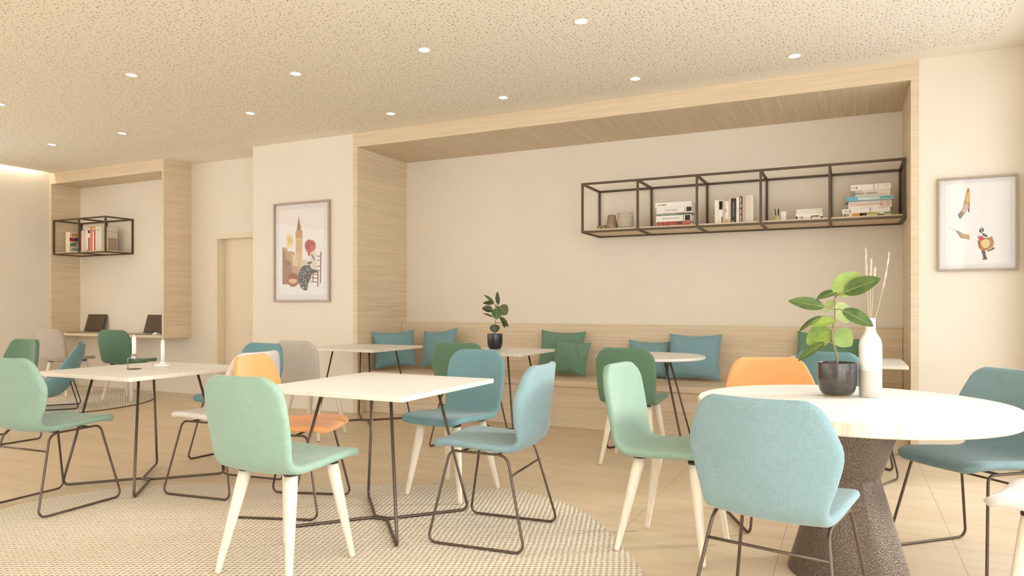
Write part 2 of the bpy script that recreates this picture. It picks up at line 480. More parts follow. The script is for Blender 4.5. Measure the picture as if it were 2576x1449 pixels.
def shell_meshes(widths, rc_front, rc_top, wing, pre, prof=PROF):
    n = 64
    cl = spline(prof, n); wd = [p.x for p in spline([(w, 0, 0) for w in widths], n)]
    cl = [Vector((p[0], p[1])) for p in cl]
    L = [0]
    for i in range(1, n): L.append(L[-1]+(cl[i]-cl[i-1]).length)
    tot = L[-1]
    # resample with rows packed near both ends
    rows = [0, .003, .008, .016, .026, .038] + [.052+(tot-.104-.03)*i/34 for i in range(35)] + [tot-d for d in (.062, .046, .034, .024, .015, .008, .003, 0)]
    def at(s):
        for i in range(1, n):
            if L[i] >= s-1e-9:
                f = (s-L[i-1])/(L[i]-L[i-1]); return cl[i-1].lerp(cl[i], f), wd[i-1]*(1-f)+wd[i]*f, (cl[i]-cl[i-1]).normalized()
        return cl[-1], wd[-1], (cl[-1]-cl[-2]).normalized()
    As = [-1, -.994, -.98, -.955, -.915, -.85, -.75, -.6, -.42, -.21, 0]
    As = As + [-a for a in As[:-1]][::-1]
    th, er = .0185, .019
    top, bot = [], []
    sb = min(range(n), key=lambda i: (cl[i]-Vector((-.188, .473))).length); sb = L[sb]
    for s in rows:
        p, w, T = at(s); N = Vector((T.y, -T.x))
        de = min(s, tot-s); rc = rc_front if s < tot/2 else rc_top
        if de < rc: w = w-rc+math.sqrt(max(rc*rc-(rc-de)**2, 0))
        back = min(1, max(0, (s-sb+.06)/.2)); back = back*back*(3-2*back)
        A = .014*(1-back)+wing*back
        ra, rb = [], []
        for a in As:
            x = a*w; off = A*(abs(x)/.25)**2.0
            dist = min(w*(1-abs(a)), de)
            e = math.sqrt(max(0, 1-(1-min(dist/er, 1))**2))
            q = p+N*off; tt = th*e
            ra.append(Vector((x, q.x+N.x*tt, q.y+N.y*tt))); rb.append(Vector((x, q.x-N.x*tt, q.y-N.y*tt)))
        top.append(ra); bot.append(rb)
    m, c = len(rows), len(As)
    # whole mesh for shared normals
    isb = min(range(m), key=lambda i: abs(rows[i]-sb))
    full = top + bot
    vs = [v for r in full for v in r]
    def idx(side, i, j): return (side*m+i)*c+j
    faces = []
    for i in range(m-1):
        for j in range(c-1):
            faces.append((i, (idx(0, i, j), idx(0, i, j+1), idx(0, i+1, j+1), idx(0, i+1, j))))
            faces.append((i, (idx(1, i, j), idx(1, i+1, j), idx(1, i+1, j+1), idx(1, i, j+1))))
    me = bpy.data.meshes.new('tmp'); me.from_pydata([tuple(v) for v in vs], [], [f for _, f in faces])
    bm = bmesh.new(); bm.from_mesh(me); bmesh.ops.remove_doubles(bm, verts=bm.verts, dist=1e-6)
    bm.normal_update()
    nrm = {}
    kd = {}
    for v in bm.verts: kd[tuple(round(x, 5) for x in v.co)] = v.normal.copy()
    bm.free(); bpy.data.meshes.remove(me)
    out = []
    for nm, lo, hi in (('seat', 0, isb), ('backrest', isb, m-1)):
        used = {}; vv = []; ff = []
        for i, f in faces:
            if not lo <= i < hi: continue
            g = []
            for k in f:
                key = tuple(round(x, 5) for x in vs[k])
                if key not in used: used[key] = len(vv); vv.append(vs[k])
                if used[key] not in g: g.append(used[key])
            if len(g) > 2: ff.append(g)
        me = bpy.data.meshes.new(pre+nm); me.from_pydata([tuple(v) for v in vv], [], ff)
        me.polygons.foreach_set('use_smooth', [True]*len(me.polygons)); me.update()
        ns = [kd.get(tuple(round(x, 5) for x in v), Vector((0, 0, 1))) for v in vv]
        me.normals_split_custom_set_from_vertices([tuple(q) for q in ns])
        me.materials.append(FAB['mint'])
        out.append((nm, me))
    return out

def add_shell(t, meshes):
    for nm, me in meshes:
        o = bpy.data.objects.new(nm, me); C.objects.link(o); o.parent = t

def make_sled():
    t = thing('sled_chair', 'x', 'chair')
    add_shell(t, shell_meshes(W_SLED, .06, .055, .055, 'sled_'))
    for s in (-1, 1):
        pts = [(s*.255, -.245, .0065), (s*.255, .255, .0065), (s*.19, .165, .441), (s*.19, -.135, .437)]
        MB().tube(fillet(pts, [.035, .035, .04, .06], 6, True), .0065, 8, True).build('sled_leg', M_wire, t)
    m = MB()
    zz = .345; yr = -.135-(.11*(.437-zz)/.4305); xr = .19+(.065*(.437-zz)/.4305)
    m.tube([(-xr+.002, yr-.002, zz), (xr-.002, yr-.002, zz)], .0055, 8)
    m.build('crossbar', M_wire, t)
    for yy in (.1, -.09): MB().tube([(-.19, yy, .440), (.19, yy, .440)], .006, 8).build('seat_support', M_wire, t)
    return t
def make_wood():
    t = thing('wooden_leg_chair', 'x', 'chair')
    add_shell(t, shell_meshes(W_WOOD, .05, .095, .038, 'wood_', PROF_WOOD))
    for sx in (-1, 1):
        for fy, ty in ((.205, .145), (-.205, -.115)):
            a = Vector((sx*.128, ty, .437)); b = Vector((sx*.198, fy, .003))
            q = [a.lerp(b, f) for f in (0, .12, .5, .97, 1)]
            MB().tube(q, [.027, .027, .0215, .0135, .0125], 16).build('leg', M_leg, t)
    for ty in (.145, -.115):
        m = MB()
        for sx in (-1, 1): m.lathe([(0, .434), (.030, .434), (.030, .446), (0, .446)], 20, M=Matrix.Translation((sx*.126, ty, 0)))
        m.box(-.13, ty-.016, .437, .13, ty+.016, .445)
        m.build('seat_support', M_black, t)
    return t

SLED0 = WOOD0 = None
def chair(kind, col, x, y, ang, label, group):
    """ang: compass of the facing direction, degrees from +X"""
    global SLED0, WOOD0
    if kind == 'sled':
        if SLED0 is None: SLED0 = make_sled(); t = SLED0
        else: t = copy_tree(SLED0)
    else:
        if WOOD0 is None: WOOD0 = make_wood(); t = WOOD0
        else: t = copy_tree(WOOD0)
    t.location = (x, y, 0); t.rotation_euler = (0, 0, R(ang-90))
    tag(t, label, 'chair', group)
    for c in kids(t):
        if c.name.split('.')[0] in ('seat', 'backrest'): set_mat(c, FAB[col])
    q = [(x+r_*math.cos(R(ang)+f_), y+r_*math.sin(R(ang)+f_)) for r_ in (.2, .30, .36) for f_ in (.8, -.8, 2.35, -2.35)]
    if any(in_rug(*p) for p in q): t.location.z = .0130
    if any((p[0]+8.62)**2+(p[1]-5.14)**2 < 1.4 for p in q): t.location.z = .0108
    return t
RUGP = [(-4.30, 2.3), (-4.24, 2.73), (-4.05, 2.98), (-3.63, 3.27), (-3.2, 3.47), (-2.7, 3.70), (-2.39, 3.83), (-2.1, 3.93), (-1.82, 3.95),
        (-1.52, 3.84), (-1.29, 3.66), (-1.07, 3.39), (-.8, 2.96), (-.62, 2.4), (-.72, 1.7), (-1.3, 1.05), (-2.2, .75), (-3.2, .9), (-4.0, 1.5)]
def in_rug(x, y):
    c = False; n = len(RUGP)
    for i in range(n):
        (x1, y1), (x2, y2) = RUGP[i], RUGP[i-1]
        if (y1 > y) != (y2 > y) and x < (x2-x1)*(y-y1)/(y2-y1)+x1: c = not c
    return c

G1, G2, G3 = 'chairs around the square tables', 'chairs around the large round table', 'chairs in front of the wall bench'
CH = [
 ('wood', 'mint', -2.240, 2.375, 90.5, 'mint fabric chair with pale wooden legs, its back to us, at the front square table', G1),
 ('sled', 'mint', -4.180, 2.525, 93, 'mint fabric chair on dark wire sled legs, cut by the left edge of the photo', G1),
 ('sled', 'blue', -1.607, 3.168, 184.6, 'light blue fabric chair on wire sled legs, standing on the woven rug and facing left', G1),
 ('wood', 'teal', -2.200, 3.755, 264, 'blue fabric chair with pale wooden legs, behind the front square table', G1),
 ('sled', 'orange', -2.870, 3.085, 19, 'orange fabric chair on wire sled legs, between the two square tables', G1),
 ('sled', 'white', -3.545, 3.225, 187, 'off-white fabric chair on wire sled legs, back to back with the orange chair', G1),
 ('sled', 'teal', -4.205, 3.942, 266, 'teal fabric chair on wire sled legs, behind the table with the candles', G1),
 ('wood', 'grey', -4.300, 4.880, 96, 'pale grey fabric chair with wooden legs, its back to us beside the pier', G3),
 ('sled', 'green', -2.855, 5.145, 94, 'green fabric chair on sled legs pushed up to the table with the small plant', G3),
 ('wood', 'green', -1.439, 5.108, 90.8, 'green fabric chair with pale wooden legs at the small round table', G3),
 ('wood', 'mint', -.757, 3.355, -6, 'mint fabric chair with pale wooden legs, seen from its side at the large round table', G2),
 ('sled', 'blue', -.216, 2.648, 77.5, 'large light blue chair back on sled legs in front of the large round table', G2),
 ('sled', 'orange', -.319, 4.050, 294, 'orange fabric chair facing us across the large round table', G2),
 ('sled', 'teal', -.035, 5.22, 66, 'teal chair behind the large potted plant, facing the wall bench', G3),
 ('sled', 'blue',   .523, 3.800, 223, 'blue chair on wire sled legs at the right side of the large round table', G2),
 ('wood', 'white', .750, 3.03, 158, 'white fabric chair with wooden legs, cut by the right edge of the photo', G2),
 ('wood', 'taupe', -9.10, 5.70, 102, 'taupe fabric chair with wooden legs at the left laptop on the wall desk', None),
 ('wood', 'green', -7.97, 5.75, 105, 'dark green fabric chair with wooden legs at the right laptop on the wall desk', None),
 ('sled', 'green', -6.611, 3.528, 268.5, 'green chair with a rounded back, half hidden behind the mint chair at the left edge', G1),
]
for args in CH: chair(*args)

# ------------------------------------------------------------------ lounge chair
def lounge(x, y, ang):
    t = thing('lounge_chair', 'low teal bucket lounge chair on thin black sled legs, standing on the small far rug', 'chair', (x, y, .0105), R(ang-90))
    # bucket: rows run from the seat front, under, up the back; each row is a U from one rim to the other
    cl = spline([(.34, .235), (.2, .17), (.06, .125), (-.07, .16), (-.18, .29), (-.24, .44), (-.285, .58), (-.30, .70)], 30)
    rim = spline([(.36, .30), (.24, .31), (.13, .315), (.03, .33), (-.06, .43), (-.14, .55), (-.215, .66), (-.26, .73)], 30)
    hw = [p[0] for p in spline([(.24, 0), (.29, 0), (.315, 0), (.325, 0), (.32, 0), (.30, 0), (.25, 0), (.15, 0)], 30)]
    for th, nm in ((0, 'shell'),):
        ou, inn = [], []
        nseg = 20
        for i in range(30):
            c, r_, w = cl[i], rim[i], hw[i]
            ro, ri = [], []
            for k in range(nseg+1):
                a = -1+2*k/nseg; q = abs(a)**2.6
                xx = w*math.copysign(1-(1-abs(a))**1.6, a)
                yy = c[0]*(1-q)+r_[0]*q; zz = c[1]*(1-q)+r_[1]*q
                ro.append((xx, yy, zz))
                f = 1-.07*(1 if 0 < i < 29 else .4)
                ri.append((xx*(1-.022/w) if w > .1 else xx, yy+.018*(.6 if zz < .3 else 1), zz+(.02 if q < .9 else .002)))
            ou.append(ro); inn.append(ri)
        vs = [p for rr in ou for p in rr]+[p for rr in inn for p in rr]
        n1 = nseg+1; off = 30*n1; fs = []
        for i in range(29):
            for kx in range(nseg):
                a, b, c_, d = i*n1+kx, i*n1+kx+1, (i+1)*n1+kx+1, (i+1)*n1+kx
                fs.append((a, d, c_, b)); fs.append((off+a, off+b, off+c_, off+d))
            for e in (0, nseg):
                a, d = i*n1+e, (i+1)*n1+e
                fs.append((a, off+a, off+d, d) if e == 0 else (a, d, off+d, off+a))
        for i in (0, 29):
            for kx in range(nseg):
                a, b = i*n1+kx, i*n1+kx+1
                fs.append((a, b, off+b, off+a) if i == 0 else (a, off+a, off+b, b))
        MB().add(vs, fs, 0, True).build(nm, FAB['teal'], t)
    g = MB()
    n = 14; top, bot = [], []
    for j in range(n+1):
        for i in range(n+1):
            u, v = -1+2*i/n, -1+2*j/n
            e = (max(0, 1-u**6)*max(0, 1-v**6))**.5
            xx, yy = .235*u, .09+.2*v
            top.append((xx, yy, .285+.045*e+.012*v)); bot.append((xx, yy, .285-.045*e+.012*v))
    fs = []
    for j in range(n):
        for i in range(n):
            a = j*(n+1)+i
            fs.append((a, a+1, a+n+2, a+n+1)); b = a+(n+1)**2
            fs.append((b, b+n+1, b+n+2, b+1))
    g.add(top+bot, fs, 0, True).build('seat_cushion', FAB['teal'], t)
    for s in (-1, 1):
        pts = [(s*.22, -.25, .006), (s*.22, .30, .006), (s*.2, .2, .2), (s*.2, -.16, .33)]
        MB().tube(fillet(pts, .03, 5, True), .006, 8, True).build('sled_leg', M_black, t)
    return t
lounge(-8.05, 4.90, 234)

# ------------------------------------------------------------------ tables
def rounded_rect(hx, hy, r, n=5):
    out = []
    for cx, cy, a0 in ((hx-r, hy-r, 0), (-hx+r, hy-r, 90), (-hx+r, -hy+r, 180), (hx-r, -hy+r, 270)):
        for k_ in range(n+1):
            a = R(a0+90*k_/n); out.append((cx+r*math.cos(a), cy+r*math.sin(a)))
    return out
def wire_base(t, foot, topi, ztop, rz=0):
    Mz = Matrix.Rotation(rz, 4, 'Z')
    r = .0082
    for s in (-1, 1):
        h = s*.0092
        pts = [(-topi, s*topi, ztop), (-foot, s*foot, r), (-.045, h, r), (.045, h, r), (foot, s*foot, r), (topi, s*topi, ztop-.0003)]
        MB().tube([Mz @ p for p in fillet(pts, [0, .03, .05, .05, .03, 0], 7)], r, 10).build('wire_leg', M_wire, t)
    for a in (-1, 1):
        for b in (-1, 1):
            MB().lathe([(0, ztop-.006), (.022, ztop-.006), (.022, ztop-.0002), (0, ztop-.0002)], 16, M=Mz @ Matrix.Translation((a*topi, b*topi, 0))).build('mounting_plate', M_black, t)
def square_table(x, y, sx, sy, label, foot, topi, z=.746, zf=0):
    t = thing('square_table', label, 'table', (x, y, zf), 0, 'square tables on wire legs')
    z = z-zf
    MB().prism(rounded_rect(sx/2, sy/2, .008), z-.024, z, 0, None, 1).build('tabletop', [M_top, M_topedge2], t, .003)
    wire_base(t, foot, topi, z-.024)
    return t
square_table(-2.265, 3.10, .90, .91, 'square pale oak table on the woven rug, with a bare top', .345, .215, zf=.0125)
square_table(-4.165, 3.13, .90, .90, 'square pale oak table with two white candles on top', .34, .215, zf=.0132)
square_table(-4.41, 5.76, .85, .85, 'square oak table between the pier and the bench corner with teal cushions', .33, .22)
square_table(-2.955, 5.84, .85, .80, 'square oak table in front of the bench with the small potted plant', .33, .22)
square_table(-.03, 5.88, .80, .78, 'square table at the right end of the bench, behind the white vase', .31, .21)

rt = thing('small_round_table', 'small round oak table on thin wire legs in front of the blue bench cushions', 'table', (-1.50, 5.80, 0))
MB().lathe([(0, .722), (.44, .722), (.448, .726), (.45, .731), (.45, .739), (.447, .744), (.442, .746), (0, .746)], 72, smooth=False).build('tabletop', M_top, rt)
wire_base(rt, .31, .14, .722, R(6))

bt = thing('large_round_table', 'large round pale table on a dark hourglass pedestal, holding plant and vase', 'table', (-.003, 3.392, 0))
TR = .632
MB().lathe([(0, .694), (TR-.004, .694), (TR, .698), (TR, .741), (TR-.005, .746), (0, .746)], 96, mis=[0, 1, 1, 1, 0], smooth=False).build('tabletop', [M_top, M_topedge], bt)
MB().lathe([(0, 0.001), (.242, .001), (.244, .008), (.128, .415), (.127, .42), (.128, .425), (.218, .69), (.218, .694), (0, .694)], 72, smooth=True).build('pedestal', M_stone, bt)

# ------------------------------------------------------------------ rugs
def rug(name, outline, z, mats, label, n=140):
    pts = outline
    poly = []
    m = len(pts); q = pts+pts[:3]
    per = 10
    for i in range(m):
        p0, p1, p2, p3 = [Vector(pts[(i+d) % m]) for d in (-1, 0, 1, 2)]
        for k_ in range(per):
            f = k_/per
            v = .5*((2*p1)+(p2-p0)*f+(2*p0-5*p1+4*p2-p3)*f*f+(3*p1-p0-3*p2+p3)*f**3)
            poly.append((v.x, v.y))
    cx = sum(p[0] for p in poly)/len(poly); cy = sum(p[1] for p in poly)/len(poly)
    area = sum(poly[i-1][0]*poly[i][1]-poly[i][0]*poly[i-1][1] for i in range(len(poly)))
    if area < 0: poly = poly[::-1]
    o = thing(name, label, 'rug', (0, 0, 0))
    inner = [(cx+(a-cx)*.996, cy+(b-cy)*.996) for a, b in poly]
    MB().prism(inner, .001, z, 0).build('woven_pile', mats[0], o)
    MB().tube([(a, b, z*.5+.001) for a, b in poly], z*.5, 8, True).build('binding', mats[1], o)
    return o
rug('woven_rug', RUGP, .012, [M_rug, M_rug], 'large beige woven rug with a rounded outline under the front square table')
rug('woven_rug', [(-8.62+1.17*math.cos(2*PI*i/16), 5.14+1.15*math.sin(2*PI*i/16)) for i in range(16)], .01, [M_rug2, M_rugedge],
    'smaller round woven rug with dark edge in front of the wall desk')

# ------------------------------------------------------------------ cushions
def cushion(loc, w, h, rz, lean, roll, col, label, th=.075, seed=0, crease=0):
    rnd = random.Random(seed)
    n = 26; vs = []
    ph = [rnd.uniform(0, 6.28) for _ in range(8)]
    for side in (1, -1):
        for j in range(n+1):
            for i in range(n+1):
                u, v = -1+2*i/n, -1+2*j/n
                pin = 1-.12*(1-u*u*.95)*(abs(v)**3); pin2 = 1-.10*(1-v*v*.9)*(abs(u)**3)
                e = (max(0, 1-abs(u)**2.4)*max(0, 1-abs(v)**2.4))**.55
                wr = (math.sin(7*u+3*v+ph[0])+math.sin(-5*u+8*v+ph[1]))*.0035*e
                cr = 0
                if crease: cr = -.012*math.exp(-((u-.75)+(v+.35)*.6)**2/.012)*e
                y_ = -side*(th*e*(1-.12*v)+wr+cr)
                vs.append((u*w/2*pin2, y_, h/2+v*h/2*pin))
    fs = []; N = (n+1)**2
    for j in range(n):
        for i in range(n):
            a = j*(n+1)+i
            fs.append((a, a+1, a+n+2, a+n+1)); b = a+N
            fs.append((b, b+n+1, b+n+2, b+1))
    t = thing('cushion', label, 'cushion', loc, 0, 'cushions on the wall bench')
    t.rotation_euler = Euler((lean, roll, rz), 'XYZ')
    MB().add(vs, fs, 0, True).build('cover', FAB[col], t)
    edge = [(0, n, 0)]
    loop = [vs[i] for i in range(n+1)]+[vs[j*(n+1)+n] for j in range(1, n+1)]+[vs[n*(n+1)+i] for i in range(n-1, -1, -1)]+[vs[j*(n+1)] for j in range(n-1, 0, -1)]
    MB().tube(loop, .0035, 6, True).build('piping', FAB[col], t)
    return t
def lean_z(h, a): return h
BZ = .455
L_ = R(-17)
cushion((-4.535, 6.49, BZ+.02), .48, .41, R(50), R(-12), R(-2), 'cushion_teal', 'teal cushion leaning in the left corner of the bench', .07, 1)
cushion((-4.115, 6.67, BZ+.035), .46, .42, R(-4), L_, R(-6), 'cushion_teal', 'teal cushion with a raised corner beside the left bench corner', .07, 2, 1)
cushion((-2.70, 6.74, BZ+.012), .50, .45, R(0), L_, R(1), 'cushion_green', 'large green cushion behind the small green one on the bench', .06, 3)
cushion((-2.53, 6.56, BZ+.015), .40, .345, R(-8), R(-18), R(2), 'cushion_green', 'small green cushion in front of the large green one', .06, 4, 1)
cushion((-1.785, 6.77, BZ+.015), .41, .36, R(5), R(-18), R(2), 'cushion_teal', 'low teal cushion half hidden behind the small round table', .06, 5)
cushion((-1.325, 6.71, BZ+.008), .50, .445, R(0), L_, R(0), 'cushion_blue', 'large blue cushion on the bench, beside the small round table', .075, 6, 1)
cushion((-.20, 6.74, BZ+.045), .54, .42, R(0), L_, R(7), 'cushion_green', 'green cushion on the bench behind the large potted plant', .06, 7)

# ------------------------------------------------------------------ wire shelves
def wire_shelf(name, x0, bays, pitch, y0, y1, z0, z1, label, r=.010):
    t = thing(name, label, 'shelf', (0, 0, 0))
    m = MB(); x1 = x0+bays*pitch; q = r
    def bar(a, b):
        lo = [min(p, s)-q for p, s in zip(a, b)]; hi = [max(p, s)+q for p, s in zip(a, b)]
        m.box(*lo, *hi)
    for y in (y0, y1):
        for z in (z0, z1): bar((x0, y, z), (x1, y, z))
        for i in range(bays+1): bar((x0+i*pitch, y, z0+2*q+1e-4), (x0+i*pitch, y, z1-2*q-1e-4))
    for z in (z0, z1):
        for i in range(bays+1): bar((x0+i*pitch, y0+2*q+1e-4, z), (x0+i*pitch, y1-2*q-1e-4, z))
    m.build('frame', M_shelfmetal, t)
    for i in range(bays):
        MB().box(x0+i*pitch+q+.001, y0+q+.001, z0+.004, x0+(i+1)*pitch-q-.001, y1-q-.001, z0+.026).build('shelf_board', M_shelfboard, t)
    return t
SZ0, SZ1 = 1.882, 2.352
SB = SZ0+.0268
wire_shelf('wire_shelf', -2.358, 5, .5532, 6.525, YN-.012, SZ0, SZ1, 'long five-bay dark wire shelf hung on the niche wall')
wire_shelf('wire_shelf', -10.07, 2, .555, 6.125, YD-.012, SZ0, SZ1, 'short two-bay dark wire shelf hung in the desk niche')

# ------------------------------------------------------------------ lettering and books
def text_mesh(name, body, size, M, mat, parent, spread=1.0):
    cu = bpy.data.curves.new('txt', 'FONT'); cu.body = body; cu.size = size; cu.align_x = 'CENTER'; cu.align_y = 'CENTER'
    cu.extrude = .0003; cu.space_character = spread; cu.resolution_u = 3
    o = bpy.data.objects.new('txt', cu); C.objects.link(o)
    bpy.context.view_layer.update()
    dg = bpy.context.evaluated_depsgraph_get()
    me = bpy.data.meshes.new_from_object(o.evaluated_get(dg))
    bpy.data.objects.remove(o); bpy.data.curves.remove(cu)
    me.transform(M); me.materials.clear(); me.materials.append(mat); me.name = name
    ob = bpy.data.objects.new(name, me); C.objects.link(ob); ob.parent = parent
    return ob

def book(loc, T, H, D, cover, label, group, lying=False, rz=0, bands=(), text=None, tsize=.5, tcol=(60, 52, 46), tpos=.5, side=()):
    """spine looks to -Y; bands: (h0,h1,t0,t1,rgb) as shares of the spine; side: the same on the +X cover"""
    t = thing('book', label, 'book', loc, 0, group)
    if lying: t.rotation_euler = Euler((0, R(90), rz), 'XYZ')
    else: t.rotation_euler = (0, 0, rz)
    cm = pm(*cover); cv = .0022
    m = MB()
    m.box(-T/2, 0, 0, T/2, cv, H); m.box(-T/2, cv, 0, -T/2+cv, D, H); m.box(T/2-cv, cv, 0, T/2, D, H)
    m.build('cover', cm, t, .0012)
    MB().box(-T/2+cv, cv, .003, T/2-cv, D-.004, H-.003).build('pages', M_pages, t)
    for h0, h1, t0, t1, col in bands:
        MB().box(-T/2+t0*T, -.0007, h0*H, -T/2+t1*T, .0002, h1*H).build('spine_band', pm(*col), t)
    for h0, h1, t0, t1, col in side:
        MB().box(T/2-.0002, t0*D, h0*H, T/2+.0007, t1*D, h1*H).build('cover_picture', pm(*col), t)
    if text:
        Mx = Matrix(((0, -1, 0, 0), (0, 0, -1, -.0012), (1, 0, 0, tpos*H), (0, 0, 0, 1)))
        text_mesh('spine_lettering', text, tsize*T, Mx, pm(*tcol), t)
    return t
W = (243, 237, 229)
YS = 6.615
def lie(x0, x1, z0, z1, cover, label, group, D=.21, dy=0, rz=0, **kw):
    # lying: local z -> +x, local x -> -z
    return book((x0, YS+dy, (z0+z1)/2), z1-z0-.0006, x1-x0, D, cover, label, group, True, rz, **kw)
g2 = 'books stacked in the second shelf bay'
K = (52, 40, 34)
def kt(lst):  # t shares are flipped when lying (local -x is up)
    return lst
z = SB
lie(-1.635, -1.325, z, z+.044, (176, 78, 62), 'red book at the bottom of the stack in the second shelf bay', g2,
    bands=[(.60, .73, 0, 1, (96, 84, 66)), (.08, .1, 0, 1, (214, 140, 116)), (.2, .215, 0, 1, (214, 140, 116)), (.38, .395, 0, 1, (214, 140, 116)), (.5, .51, 0, 1, (214, 140, 116)), (.75, .98, .1, .6, (196, 112, 104))]); z += .044
lie(-1.652, -1.32, z, z+.058, W, 'white book with a black end block, second from the bottom in the second bay', g2,
    bands=[(.82, .97, .08, .95, K), (.77, .79, 0, 1, (150, 138, 126))], text='GREENHOUSE DESIGN', tsize=.28, tcol=(140, 150, 132), tpos=.42); z += .058
lie(-1.645, -1.36, z, z+.018, (96, 122, 94), 'thin green book in the middle of the stack in the second bay', g2, dy=.004,
    bands=[(0, .64, .2, .5, (214, 200, 176))]); z += .018
lie(-1.648, -1.312, z, z+.060, W, 'white book with a black square on its spine in the second bay', g2,
    bands=[(.84, .985, .12, .8, K), (.79, .80, .1, .95, (90, 78, 66)), (.2, .95, .84, 1, (226, 196, 184))], text='WHITE PAPERS', tsize=.3, tcol=(120, 108, 96), tpos=.42); z += .060
lie(-1.660, -1.318, z, z+.047, W, 'white book with a small red title on top of the stack in the second bay', g2,
    bands=[(.09, .12, .4, .62, (120, 60, 60)), (.16, .31, .44, .6, (140, 66, 62))])

g3 = 'books standing in the middle shelf bay'
def stand(x0, x1, z1, cover, label, **kw):
    return book(((x0+x1)/2, YS, SB), x1-x0-.0006, z1-SB, .19, cover, label, g3, **kw)
stand(-1.108, -1.070, 2.128, (240, 232, 220), 'cream book at the left end of the standing row in the middle bay')
stand(-1.070, -1.038, 2.118, W, 'book with a black upper half and pale lower half in the middle bay', bands=[(.62, .98, 0, 1, (64, 52, 46)), (.62, .98, .35, .6, (150, 138, 130)), (.05, .3, .7, 1, (100, 84, 60))])
stand(-1.038, -1.016, 2.128, (206, 192, 172), 'narrow grey-beige book left of the gold one in the middle bay')
stand(-1.016, -.985, 2.135, (244, 232, 208), 'cream book with a gold head on the middle bay row', bands=[(.9, 1, 0, 1, (196, 166, 110)), (0, .18, 0, 1, (206, 172, 118)), (.45, .6, 0, .4, (190, 170, 130))])
stand(-.985, -.966, 2.132, (214, 202, 192), 'thin pale grey book left of the thick black one in the middle bay')
stand(-.966, -.918, 2.134, (62, 52, 46), 'thick black book with a faint grey title in the middle bay', bands=[(.03, .1, .25, .55, (170, 160, 158))], text='DRAWINGS', tsize=.5, tcol=(160, 152, 142), tpos=.55)
stand(-.918, -.892, 2.142, W, 'thin white book between the two dark ones in the middle bay', text='studio notes', tsize=.4, tcol=(150, 136, 124))
stand(-.892, -.864, 2.146, (76, 62, 48), 'dark book with a broken white pattern down its spine in the middle bay',
      bands=[(.04, .28, .3, .65, (222, 210, 190)), (.33, .52, .3, .65, (222, 210, 190)), (.58, .72, .3, .7, (222, 210, 190)), (.76, .95, .25, .6, (222, 210, 190))])
stand(-.864, -.836, 2.146, (206, 184, 168), 'dusty pink book right of the patterned dark one in the middle bay')
stand(-.836, -.802, 2.150, (228, 218, 202), 'cream book second from the right in the middle bay row')
stand(-.802, -.770, 2.154, (238, 228, 212), 'cream book at the right end of the standing row in the middle bay')

g4 = 'white books in the fourth shelf bay'
lie(-.418, -.200, SB, SB+.056, W, 'white book with a black sketch on its spine, lower of two in the fourth bay', g4,
    bands=[(0, .07, .45, .9, (72, 58, 48)), (.15, .18, .55, .8, (90, 76, 64)), (.22, .26, .5, .85, (72, 58, 48)), (.58, .86, .45, .62, (78, 62, 52)), (.55, .6, .6, 1, (92, 78, 62)), (.9, 1, .6, 1, (116, 98, 74))])
lie(-.413, -.205, SB+.056, SB+.092, (236, 226, 212), 'plain white book, upper of two in the fourth shelf bay', g4, bands=[(.2, .45, .5, .6, (196, 184, 168)), (.45, .9, .3, .4, (206, 192, 178))])

g5 = 'books stacked in the right shelf bay'
z = SB
lie(-.045, .318, z, z+.034, (238, 230, 206), 'book with orange and black picture spine at the bottom of the tall stack', g5,
    bands=[(.03, .06, .1, 1, (60, 54, 46)), (.08, .13, .1, .7, (150, 156, 150)), (.2, .4, .1, .9, (226, 150, 46)), (.36, .5, .05, .7, (58, 42, 30)), (.5, .76, 0, .5, (186, 176, 84)), (.72, .86, .5, 1, (58, 52, 38)), (.86, 1, 0, .6, (150, 164, 120))]); z += .034
lie(-.052, .312, z, z+.038, W, 'white book with a red dot, second from the bottom of the tall stack', g5,
    bands=[(.58, .6, 0, 1, (170, 156, 148)), (.62, .63, 0, 1, (206, 196, 190)), (.155, .185, .25, .85, (206, 98, 70)), (.75, .92, .1, .25, (216, 208, 160))], text='eia', tsize=.6, tcol=(150, 140, 132), tpos=.09); z += .038
lie(-.002, .322, z, z+.060, (244, 232, 222), 'white book with coral capitals in the middle of the tall stack', g5,
    bands=[(.72, .84, .1, .9, (228, 196, 178)), (.86, .97, .1, .9, (224, 190, 170))], text='OCHINNOERHTAL', tsize=.5, tcol=(214, 136, 112), tpos=.42); z += .060
lie(-.020, .335, z, z+.034, (170, 200, 202), 'turquoise book jutting out of the tall stack', g5, dy=-.045, rz=R(3), D=.23,
    bands=[(0, .25, 0, 1, (112, 178, 194)), (.26, .7, .2, .8, (206, 220, 216)), (.72, .98, .2, .7, (112, 172, 178))], text='', ); z += .034
lie(.014, .312, z, z+.056, (236, 224, 208), 'white book with black title CHINA GREEN in the tall stack', g5,
    bands=[(0, .12, 0, 1, (166, 156, 138)), (.12, .3, 0, .45, (206, 196, 180)), (.68, .92, .62, .66, (200, 150, 150))], text='CHINA GREEN', tsize=.52, tcol=(96, 84, 60), tpos=.36); z += .056
lie(.016, .316, z, z+.050, W, 'white book with grey bars on top of the tall stack', g5,
    bands=[(.57, .59, 0, 1, (176, 164, 152)), (.68, .70, 0, 1, (222, 212, 200)), (.13, .17, .35, .75, (196, 120, 112)), (.82, .96, .3, .45, (226, 220, 176))], text='eia', tsize=.42, tcol=(150, 140, 132), tpos=.07)

